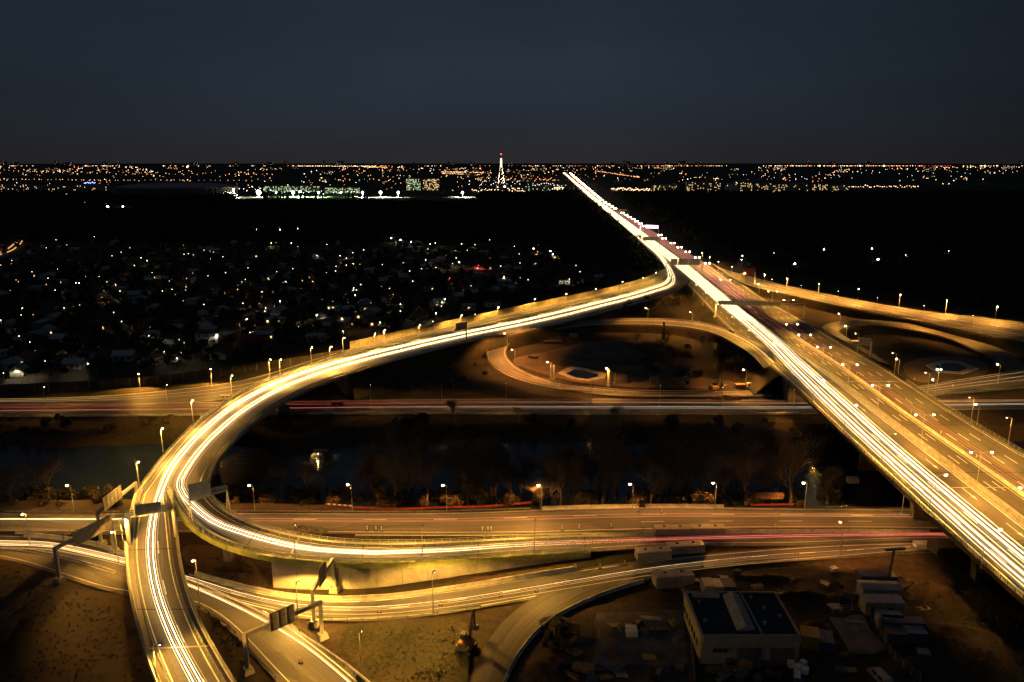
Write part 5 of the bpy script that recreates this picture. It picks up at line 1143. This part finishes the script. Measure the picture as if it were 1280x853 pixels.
while hn<235 and tries<4000:
    tries+=1; x=random.uniform(-20,790); y=random.uniform(298,470)
    lim=wallline(x)-12
    if y>lim or y<303+(18 if x>700 else 0)+(x>560)*8: continue
    if x>735 and y<345: continue
    p=P(x,y,0)
    if random.random()>min(1,(p.y/600)**1.3): continue
    k=random.randrange(6); flat=random.random()<.4; nm=['cream','white','grey','brown wooden','cream','white'][k]; rn=['red tiled','brown tiled','grey','red tiled','grey','brown tiled'][k]
    lit=(random.randrange(3),) if random.random()<.22 else None
    o=house(x,y,random.uniform(6,10),random.uniform(5,7.5),random.choice([0,R(90)])+random.uniform(-.35,.35),k,flat,f"{nm} {'flat roofed' if flat else rn+' roofed'} house{' with lit window' if lit else ''} {zone(x,y)}",lit=lit,sc=random.uniform(.8,1.15),w=p)
    if o: hn+=1
gt=MB(); rnd=random.Random(5)
for i in range(3000):
    x=rnd.uniform(-20,800); y=rnd.uniform(296,475)
    if y>wallline(x)-7: continue
    p=P(x,y,0)
    if rnd.random()>min(1,(p.y/550)**1.5) or any((q-p).length<6.3 for q in placed): continue
    h=rnd.uniform(3,8); c=h*.6
    for j in range(3): leaf_cloud(gt,(p.x+rnd.uniform(-1,1),p.y+rnd.uniform(-1,1),h*rnd.uniform(.45,.75)),h*.3,h*.26,22,'leaf_dark' if i%3 else 'leaf',rnd,1.1)
    gt.tube((p.x,p.y,0),(p.x,p.y,h*.5),.18,.1,'bark',3,caps=False)
o=gt.build('garden_trees'); o['kind']='stuff'; o['label']='dark mass of garden trees and hedges between the small houses'
# garden lamps
gl=[(321,287.5,1.4),(350,287,1.6),(372,286,1.7),(339,304,1),(364,304,1),(184,326,1),(168,332,.8),(99,354,1),(69,363,1),(150,364,.9),(196,375.5,.8),(350,376.5,1.4),(332,385,1),(327.5,365,.9),(396,394,1.3),(308,399,1),(152,402,.9),(80,385,.8),(124,346,.8),(489,298,1.6),(500.6,300,1.5),(514,302.6,1.5),(667,311,1.5),(688,314,1.6),(691,318,1.4),(549,329,1.4),(574,328,1.6),(512,339,1),(643,308,.8),(544,304,1),(577,305,1.1),(500.6,380.5,1.1),(500.6,389,1.1),(545,392,1.3),(556,374,1.3),(552.7,378,1.2),(562,348,1.1,'r'),(598,332,1.1,'r'),(591,329,1,'r'),(630,346,1.2),(711.6,349,.9),(271.5,419,1.3),(261,397,.9),(309,399,1),(221,448,1.1),(227,441,1),(186,420,1),(85,428,1.3),(110,455,1.3),(118,296,.8),(60,348,.8),(20,350,.8,'o'),(40,340,.7),(14,330,.8,'o'),(140,320,.7),(255,313,.7),(230,318,.7),(282,341,.8),(391,352,1,'o'),(297,362,1,'o'),(420,333,.7),(433,323,.9),(441,316,.9),(408,341,.8,'o'),(451,356,.9),(442,360,.9),(444,369,1.1),(478,331,.8),(487,361,.7),(594,393,.9),(626,333,1),(650,329,.8),(660,350,.8),(725,340,.8),(720,332,.7),(712,316,.7),(584,313,.7),(612,300,.7),(541,402,.9),(527,336,.8),(532,325,1),(475,403,1),(427,398,1,'o'),(440,405,.9,'o'),(357,352,.9),(378,351,1,'o'),(366,336,.8),(310,335,.7),(215,362,.8),(203,364,.8),(232,363,.8),(190,341,.7),(70,300,.7),(58,310,.6),(260,345,.7),(346,340,.6),(337,350,.7)]
pm=MB(); pm.tube((0,0,0),(0,0,4.6),.07,.05,'steel',4,caps=False); pm=pm.mesh('pole')
GM={}
for key,em in (('w','em_white'),('p','em_porch'),('o','em_city_orange'),('r','em_red')):
    b=MB(); b.ball((0,0,0),1,em,7,5); GM[key]=b.mesh('globe')
names_={'w':'white','o':'orange','r':'red'}
for i,g_ in enumerate(gl):
    x,y,s=g_[:3]; key=g_[3] if len(g_)>3 else 'w'; p=P(x,y,4.7); r=empty('garden_lamp',(p.x,p.y,0),0,f"{'bright' if s>=1.3 else 'small'} {names_[key]} lamp glowing among the dark garden houses",'lamp',f"{'bright' if s>=1.3 else 'small'} {names_[key]} lamps among the garden houses")
    inst(pm,'pole',r); d=p.y; inst(GM['p' if (key=='w' and s<1.3) else key],'globe',r,(0,0,4.7),sc=(s*.21*(d/420)**.8,)*3)
    if s>=.9: spot(r,(0,0,4.4 if d<600 else 4.2),(150 if s<1.2 else 340)*(d/420)**.6,{'w':(1,.86,.6),'o':(1,.5,.15),'r':(1,.08,.06)}[key],size=165,rad=.2)
rg=random.Random(77); n_=0
while n_<130:
    x=rg.uniform(0,790); y=rg.uniform(302,470)
    if y>wallline(x)-16 or (x>730 and y<345): continue
    p=P(x,y,3.2)
    if rg.random()>min(1,(p.y/600)**1.3): continue
    n_+=1; key='o' if rg.random()<.3 else 'w'
    r=empty('porch_lamp',(p.x,p.y,0),0,f"{'orange' if key=='o' else 'white'} porch lamp {zone(x,y)}",'lamp','faint porch lamps of the garden houses'); inst(pm,'pole',r,sc=(1,1,.68)); s_=rg.uniform(.09,.2)*(p.y/420)
    inst(GM['p' if key=='w' else key],'globe',r,(0,0,3.2),sc=(s_,s_,s_))
    if n_%2==0: spot(r,(0,0,2.9),rg.uniform(50,170),(1,.86,.6) if key=='w' else (1,.5,.15),size=165,rad=.2)
# lamps in the dark wood right of the motorway
for i,(x,y,s) in enumerate(((993.5,330,1.6),(1097.6,324.5,1.8),(1030,312,1.1),(967,317,1.1),(1090,311,1.1),(928,320,.8),(927,325,.7),(1132,319,.5),(1114,262,.8),(1098.6,264,1.1),(1104,262,.8),(1060,255,.7),(1050,252,.7),(1066,257,.7),(1186,314,.4),(1113,267,.9))):
    p=P(x,y,6); r=empty('woodland_lamp',(p.x,p.y,0),0,'white lamp standing alone in the dark wood right of the motorway','lamp','white lamps in the dark wood'); inst(pm,'pole',r,sc=(1.5,1.5,1.3)); inst(GM['w'],'globe',r,(0,0,6),sc=(s*.5*(p.y/750)**.9,)*3)
    if y>300: spot(r,(0,0,5.6),350*s,(1,.9,.7),size=165)
# ================================================================ WOODS
def wood(name,label,xr,yr,n,seed,cond,hgt=(9,16),m='leaf_dark'):
    rnd=random.Random(seed); b=MB(); cnt=0
    D0,D1=P(640,yr[1]).y,P(640,yr[0]).y
    while cnt<n:
        D=D0*(D1/D0)**rnd.random(); X_=rnd.uniform(-1,1)*D*.78
        q=proj(Vector((X_,D,0)))
        cnt+=1
        if not(xr[0]<q[0]<xr[1]) or not cond(q[0],q[1]): continue
        h=rnd.uniform(*hgt)*(.8+.5*noise.noise(Vector((X_*.01,D*.006,seed))))*min(1,max(.6,D/1200)); s=max(1.5,D/330)
        leaf_cloud(b,(X_,D,h*.6),max(3.5,D/170),h*.42,18,m,rnd,s)
    o=b.build(name); o['kind']='stuff'; o['label']=label; return o
edge=lambda y:interp([(216,703),(228,715),(250,740),(275,770),(300,798),(325,823),(345,848)],y)
def left_ok(x,y): return (x<edge(y)-10 and not (290<x<600 and y<255) and (y<303 or (x>700 and y<wallline(min(x,830))-14 and y<330+ (x-700)*.0) or (x>760 and y<338)))
wood('floodplain_wood','dark bare wood filling the land left of the straight motorway',(-60,900),(243,340),26000,3,left_ok,hgt=(8,14))
wood('riverside_wood','black wood stretching to the right of the motorway branches',(700,1400),(243,400),26000,4,lambda x,y:(y<330 and x>interp([(216,712),(250,768),(275,806),(300,850),(325,892),(345,930)],y)+14) or (y>=330 and x>925 and y<interp([(920,330),(960,338),(1060,358),(1183,380),(1290,398)],x)),hgt=(8,14))
# ================================================================ THE CITY
BLD={}
def block(px0,px1,py_top,py_base,label,m='grey_render',depth=16,windows=60,group=None,wm='em_window',roof='roof_grey',cat='building',name='apartment_block',lit_wall=None):
    D=P(640,py_base).y; k=cp*D+(H)*sp_
    x0=(px0-640)/F*k; x1=(px1-640)/F*k; top=H-(D*math.tan(math.atan((py_top-426.5)/F)+PITCH))
    wdt=x1-x0; r=empty(name,((x0+x1)/2,D,0),0,label,cat,group)
    b=MB(); b.box((0,depth/2,top/2),(wdt,depth,top),m); b.build('wall',r,local=True)
    b=MB(); b.box((0,depth/2,top+.4),(wdt*1.01,depth*1.02,.8),roof); b.box((wdt*.2,depth/2,top+2),(wdt*.12,depth*.4,3),roof); b.build('roof',r,local=True)
    b=MB(); nx=max(2,int(wdt/4)); nz_=max(1,int(top/3.2)); s=max(1.2,D/2000)
    for i in range(nx):
        for j in range(nz_):
            on=random.random()<windows/100; c=(-wdt/2+wdt*(i+.5)/nx,-.15,top*(j+.5)/nz_)
            b.box(c,(min(s*1.3,wdt/nx*.7),.2,min(1.7*s,top/nz_*.6)),wm if on else 'glass_dark')
    b.build('windows',r,local=True)['kind']='stuff'; return r
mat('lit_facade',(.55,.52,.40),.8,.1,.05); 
block(508,526,224,238,'left wing of the pale lit tower block pair on the skyline left of the mast','white_render',windows=55,wm='em_window_green')
block(529,549,224,238,'right wing of the pale lit tower block pair on the skyline left of the mast','white_render',windows=45,wm='em_window')
block(92,136,232,243,'long apartment row at the left behind the arena','grey_render',windows=14); block(0,40,231,242,'apartment row at the left edge of the skyline','grey_render',windows=14); block(44,88,233,242,'second apartment row at the left of the skyline','grey_render',windows=12)
block(330,400,233,240,'long low lit building behind the green sports field','lit_facade',windows=35,wm='em_window_green'); block(405,450,235,242,'low lit hall at the right end of the green sports field','lit_facade',windows=40,wm='em_window_green')
block(620,650,235,243,'low dark office left part below the mast','grey_render',windows=20,wm='em_city_warm'); block(655,688,233,243,'greenish office block right of the mast','grey_render',windows=16,wm='em_window_green'); block(692,704,234,243,'office with two glowing white columns beside the motorway','grey_render',windows=60,wm='em_city_warm')
for i,(a,b_,t) in enumerate(((815,832,232),(834,846,231),(858,866,228),(866,880,229),(884,902,228),(908,922,230),(925,940,229),(944,960,230),(964,984,231),(988,1010,230),(1015,1034,231),(1040,1060,232))):
    block(a,b_,t,240.5,f"apartment block, {ORD[i]} of the dim row right of the far motorway",['cream_render','grey_render','white_render'][i%3],windows=[20,8,35,14][i%4])
rnd=random.Random(9)
for i in range(90):
    x=rnd.uniform(-20,1300); yb=rnd.choice([rnd.uniform(211,222),rnd.uniform(222,232)]); w_=rnd.uniform(5,18); t=yb-rnd.uniform(1.5,4.5)
    if abs(x-712)<28: continue
    block(x,x+w_,t,yb,'distant city block, a dim silhouette with scattered lit windows near the horizon',['grey_render','cream_render'][i%2],windows=5,group='distant city blocks',name='city_block',wm='em_city_warm' if i%3 else 'em_window')
for i in range(46):
    x=rnd.uniform(-10,1290); yb=rnd.uniform(205.6,208.5)
    if abs(x-708)<14: continue
    block(x,x+rnd.uniform(2,9),rnd.uniform(200.8,203.6),yb,'far off tower block standing just above the dark horizon','grey_render',windows=1,group='tower blocks on the horizon',name='city_block',wm='em_city_warm')
# poplars in front of the sports field
for i in range(26):
    x=rnd.uniform(330,460) if i<20 else rnd.uniform(150,290); tree(CO[0],x,rnd.uniform(249,252),rnd.uniform(14,24),'tall thin poplar silhouette before the floodlit sports field' if i<20 else 'thin poplar silhouette before the stadium wall',name='poplar',group='poplars before the sports field' if i<20 else 'poplars before the stadium',z=0,base=10)
# arena: wide low drum with a shallow roof
D=P(640,247).y; k=cp*D+H*sp_; cx=(211-640)/F*k; rx=75/F*k; r=empty('arena',(cx,D+60,0),0,'huge low grey roofed oval stadium at the left below the skyline','stadium')
b=MB(); rows=[[],[],[],[],[]]
for i in range(65):
    a=2*math.pi*i/64; c,s=math.cos(a),math.sin(a)
    for j,(q,z) in enumerate(((.97,0),(1,22),(1.02,26),(.62,34),(.36,31))): rows[j].append(Vector((c*rx*q,s*rx*.8*q,z)))
b.ribbon(rows[:2],'concrete_dark'); b.build('outer_wall',r,local=True); b=MB(); b.ribbon(rows[1:],'roof_grey'); b.build('roof',r,local=True)
for i in range(48):
    a=math.pi+math.pi*i/47; b=MB(); b.tube((math.cos(a)*rx*1.0,math.sin(a)*rx*.8,0),(math.cos(a)*rx*1.03,math.sin(a)*rx*.8*1.03,25),1,1,'white_metal',4); b.build('column',r,local=True)
# sports field with floodlights
pts=[P(332,250),P(448,252),P(448,243.5),P(332,243)]; b=MB(); b.face([p+Vector((0,0,.3)) for p in pts],'leaf'); mat('turf',(.14,.30,.08),.9,.2,.02); b=MB(); b.face([p+Vector((0,0,.3)) for p in pts],'turf'); o=b.build('sports_field'); o['kind']='structure'
fl=[(323,241,6.5,'brightest floodlight beside the arena'),(366,241,3.6,'floodlight over the left of the green sports field'),(375,240,3.4,'second floodlight over the green sports field'),(292,237,2.6,'floodlight at the right end of the arena'),(345,243,2.4,'small floodlight between the brightest one and the sports field'),(398,243,2.6,'floodlight at the middle of the sports field'),(426,242,2.4,'floodlight at the right part of the sports field'),(453,243,3.0,'first white floodlight of the row of three left of the twin tower block'),(475.5,243,3.8,'second white floodlight of the row of three left of the twin tower block'),(497.6,243,3,'third white floodlight of the row of three left of the twin tower block'),(578,242.5,3.2,'lone floodlight at the dark wood edge left of the mast'),(134,267,1.7,'orange lamp in the dark below the arena'),(153,267,1.3,'white lamp in the dark below the arena'),(172,252,2.2,'white lamp in front of the arena wall')]
for x,y,s,lb in fl:
    Dg=2050 if y<255 else 1400; kk=cp*Dg+(H-20)*sp_; X_=(x-640)/F*kk; zz=H-Dg*math.tan(math.atan((y-426.5)/F)+PITCH)
    zz=max(zz,12); r=empty('floodlight_mast',(X_,Dg,0),0,lb,'floodlight'); b=MB(); b.tube((0,0,0),(0,0,zz),.6,.3,'steel',5); b.build('mast',r,local=True); b=MB(); b.ball((0,0,zz),s*.95,'em_white',8,6); b.build('lamp_head',r,local=True)
    if s>2.5: spot(r,(0,-1,zz-s),420000 if s>3 else 160000,(.92,1,.72),size=165,rad=1)
# lit mast with splayed legs
D=P(640,237).y; k=cp*D+H*sp_; X_=(626.5-640)/F*k; top=H+D*.006; r=empty('lattice_tower',(X_,D,0),0,'tall floodlit mast on splayed legs standing above the skyline','tower')
for s in (-1,1):
    b=MB(); b.tube((s*13,0,0),(s*2,0,top*.82),2.0,1.4,'white_metal',5); b.build('leg',r,local=True)
for j in range(6): b=MB(); z=top*.82*j/6; w_=13-11*j/6; b.beam((-w_,0,z),(w_,0,z+12),1.2,1.2,'white_metal'); b.build('brace',r,local=True)
b=MB(); b.tube((0,0,top*.7),(0,0,top*.97),3.2,2.2,'em_city_warm',8); b.build('lit_head',r,local=True); b=MB(); b.tube((0,0,top*.97),(0,0,top*1.1),.8,.4,'steel',5); b.ball((0,0,top*1.1),2.6,'em_city_red',6,4); b.build('beacon',r,local=True)
b=MB(); b.ball((12,-4,9),4,'em_city_warm',6,4); b.ball((-12,-4,6),3,'em_city_warm',6,4); b.build('foot_lights',r,local=True); spot(r,(0,-30,14),1,(1,.8,.5)) if False else None
for s in (-1,1):
    l=bpy.data.lights.new('uplight','SPOT'); l.energy=900000; l.color=(1,.8,.5); l.spot_size=R(40); o=bpy.data.objects.new('uplight',l); C.objects.link(o); o.parent=r; o.location=(s*6,-45,2); o.rotation_euler=(R(130),0,0)
# countless city lights
cl=MB(); rnd=random.Random(12)
def dot(x,y,em,s=1.0,z=6):
    a=(x-640)/F; Dg=(H-z)/max(math.tan(math.atan((y-426.5)/F)+PITCH),.0045); kk=cp*Dg+(H-z)*sp_
    w_=kk/F*.5*s; cl.box((a*kk,Dg,z),(w_,w_,w_),em)
ems=['em_city_orange']*8+['em_city_warm']*7+['em_city_white']*2+['em_city_red']
bands=[(205.2,.35,420),(207,.6,260),(209.5,1.0,420),(212.5,1.4,430),(217,2.2,330),(223,2.5,260),(232,3.5,240)]
for yc,sg,n in bands:
    m=0
    while m<n:
        x=rnd.uniform(-15,1295); y=yc+rnd.gauss(0,sg); dens=.34+1.5*noise.noise(Vector((x*.02,y*.16,2.2)))+(.35 if 350<x<760 else 0)-(.35 if x>1050 and y>212 else 0)-(.3 if 760<x<1280 and y>213 and y<222 else 0)
        m+=1
        if rnd.random()>dens or y<204.2: continue
        if y>228 and (1060<x or 740<x<812 or 140<x<285): continue
        if abs(x-edge(max(y,216)))<10 and y>214: continue
        em=rnd.choice(ems); dot(x,y,em,rnd.choice([.5,.6,.7,.8,1.0,1.3]),rnd.uniform(5,20))
def line(x0,y0,x1,y1,n,em,s=.9,j=.25):
    for i in range(n):
        f=(i+rnd.uniform(-.3,.3))/n; dot(x0+(x1-x0)*f,y0+(y1-y0)*f+rnd.gauss(0,j),em,s*rnd.uniform(.6,1.3))
line(0,224,180,226,34,'em_city_orange'); line(180,225,345,226,22,'em_city_orange',.8); line(365,207.5,455,208,46,'em_city_warm',1); line(455,208.5,485,209.5,22,'em_city_orange',1.2); line(552,215,615,216,60,'em_city_orange',1.2); line(553,217,600,218.5,34,'em_city_warm',.9)
line(745,214,800,222,40,'em_city_orange',1); line(720,205.6,865,205.8,34,'em_city_red',.5,.2); line(815,206.5,900,207,30,'em_city_orange',.8); line(955,204.8,1155,206.5,60,'em_city_warm',1.0); line(1090,205,1192,206.6,30,'em_city_red',.8)
line(764,236,816,238,60,'em_city_warm',1.3,.9); line(1040,234,1150,233,40,'em_city_warm',1.2,.8); line(590,238,700,241,70,'em_city_warm',1.2,1.2); line(595,222,700,225,50,'em_city_orange',1.1,2.2); line(600,228,710,233,40,'em_city_white',1.1,2.5); line(300,237,450,241,40,'em_city_white',1.2,1.5)
line(60,248,150,258,26,'em_city_orange',.9,4); line(0,214,345,218,60,'em_city_orange',.9,1.6); line(83,243,125,243,20,'em_city_warm',1,.2); line(105,229,120,228.5,14,'em_city_blue',1.1,.5); line(870,223,1280,213,50,'em_city_white',.7,3); line(1170,209,1280,210,20,'em_city_warm',.9,.8)
for x,y,s in ((1024.5,205,2.6),(1075,205.3,2.8),(1105,205,3),(1231,206.5,2.2),(1246,206.5,1.8),(234,209,2.6),(235,206,1.8),(131,204.5,1.2),(462,209,1.8)): dot(x,max(y,205),'em_city_warm',s,12)
for x in (1010,1041,1066,1090,1118,1150,236,360,486,600): dot(x,204.9,'em_city_red',1.2,30)
o=cl.build('city_lights'); o['kind']='stuff'; o['label']='countless orange and white lights of the city out to the horizon'
# road curving at the far left edge, headlights in a bend
pth=[P(x,y,.7) for x,y in ((-20,322),(0,316),(14,308),(20,300),(17,294),(8,288))]; b=MB(); b.path(catmull(pth,10),.5,'tr_pink',4); b.path(catmull([p+Vector((5,4,0)) for p in pth],10),.3,'tr_gold',4); o=b.build('light_streaks'); tag(o,'curved light streak on the road at the far left edge',kind='stuff')
# garden lanes, faint pale
for pts in (((478,303),(510,308),(560,318)),((660,316),(700,322),(712,332)),((352,384),(372,372),(400,360)),((540,298),(640,300))):
    w_=catmull([P(x,y,.03) for x,y in pts],10); b=MB(); b.ribbon([[p+Vector((-1.5,1.5,0)),p+Vector((1.5,-1.5,0))] for p in w_],'asphalt_pale'); o=b.build('garden_lane'); o['kind']='structure'

# tufts of grass and weeds on the open ground near the camera
tf=MB(); rt=random.Random(3)
def inpoly(x,y,poly):
    c=False; j=len(poly)-1
    for i in range(len(poly)):
        if (poly[i][1]>y)!=(poly[j][1]>y) and x<(poly[j][0]-poly[i][0])*(y-poly[i][1])/(poly[j][1]-poly[i][1])+poly[i][0]: c=not c
        j=i
    return c
for poly,n,m_,sz in (([(425,792),(556,778),(575,790),(572,853),(465,853)],800,'grass_blade',.2),([(0,708),(60,728),(130,752),(160,768),(185,853),(0,853)],1000,'scrub',.2),([(1125,730),(1215,715),(1280,765),(1280,853),(1170,853)],900,'scrub',.22),([(232,684),(300,692),(330,735),(250,715)],250,'scrub',.22),([(245,752),(295,790),(308,835),(285,820)],200,'scrub',.25)):
    if m_=='grass_blade': mat('grass_blade',(.085,.082,.035),.9,.4,.8)
    x0,x1=min(p[0] for p in poly),max(p[0] for p in poly); y0,y1=min(p[1] for p in poly),max(p[1] for p in poly); k=0
    while k<n:
        x,y=rt.uniform(x0,x1),rt.uniform(y0,y1)
        if not inpoly(x,y,poly): k+=.3; continue
        k+=1; p=P(x,y,0)
        if noise.noise(Vector((p.x*.16,p.y*.16,3)))<rt.uniform(-.5,.35): continue
        leaf_cloud(tf,(p.x,p.y,.12),rt.uniform(.15,.5),.2,7,m_,rt,sz)
o=tf.build('grass_tufts'); o['kind']='stuff'; o['label']='tufts of grass and weeds on the open ground near the bottom'
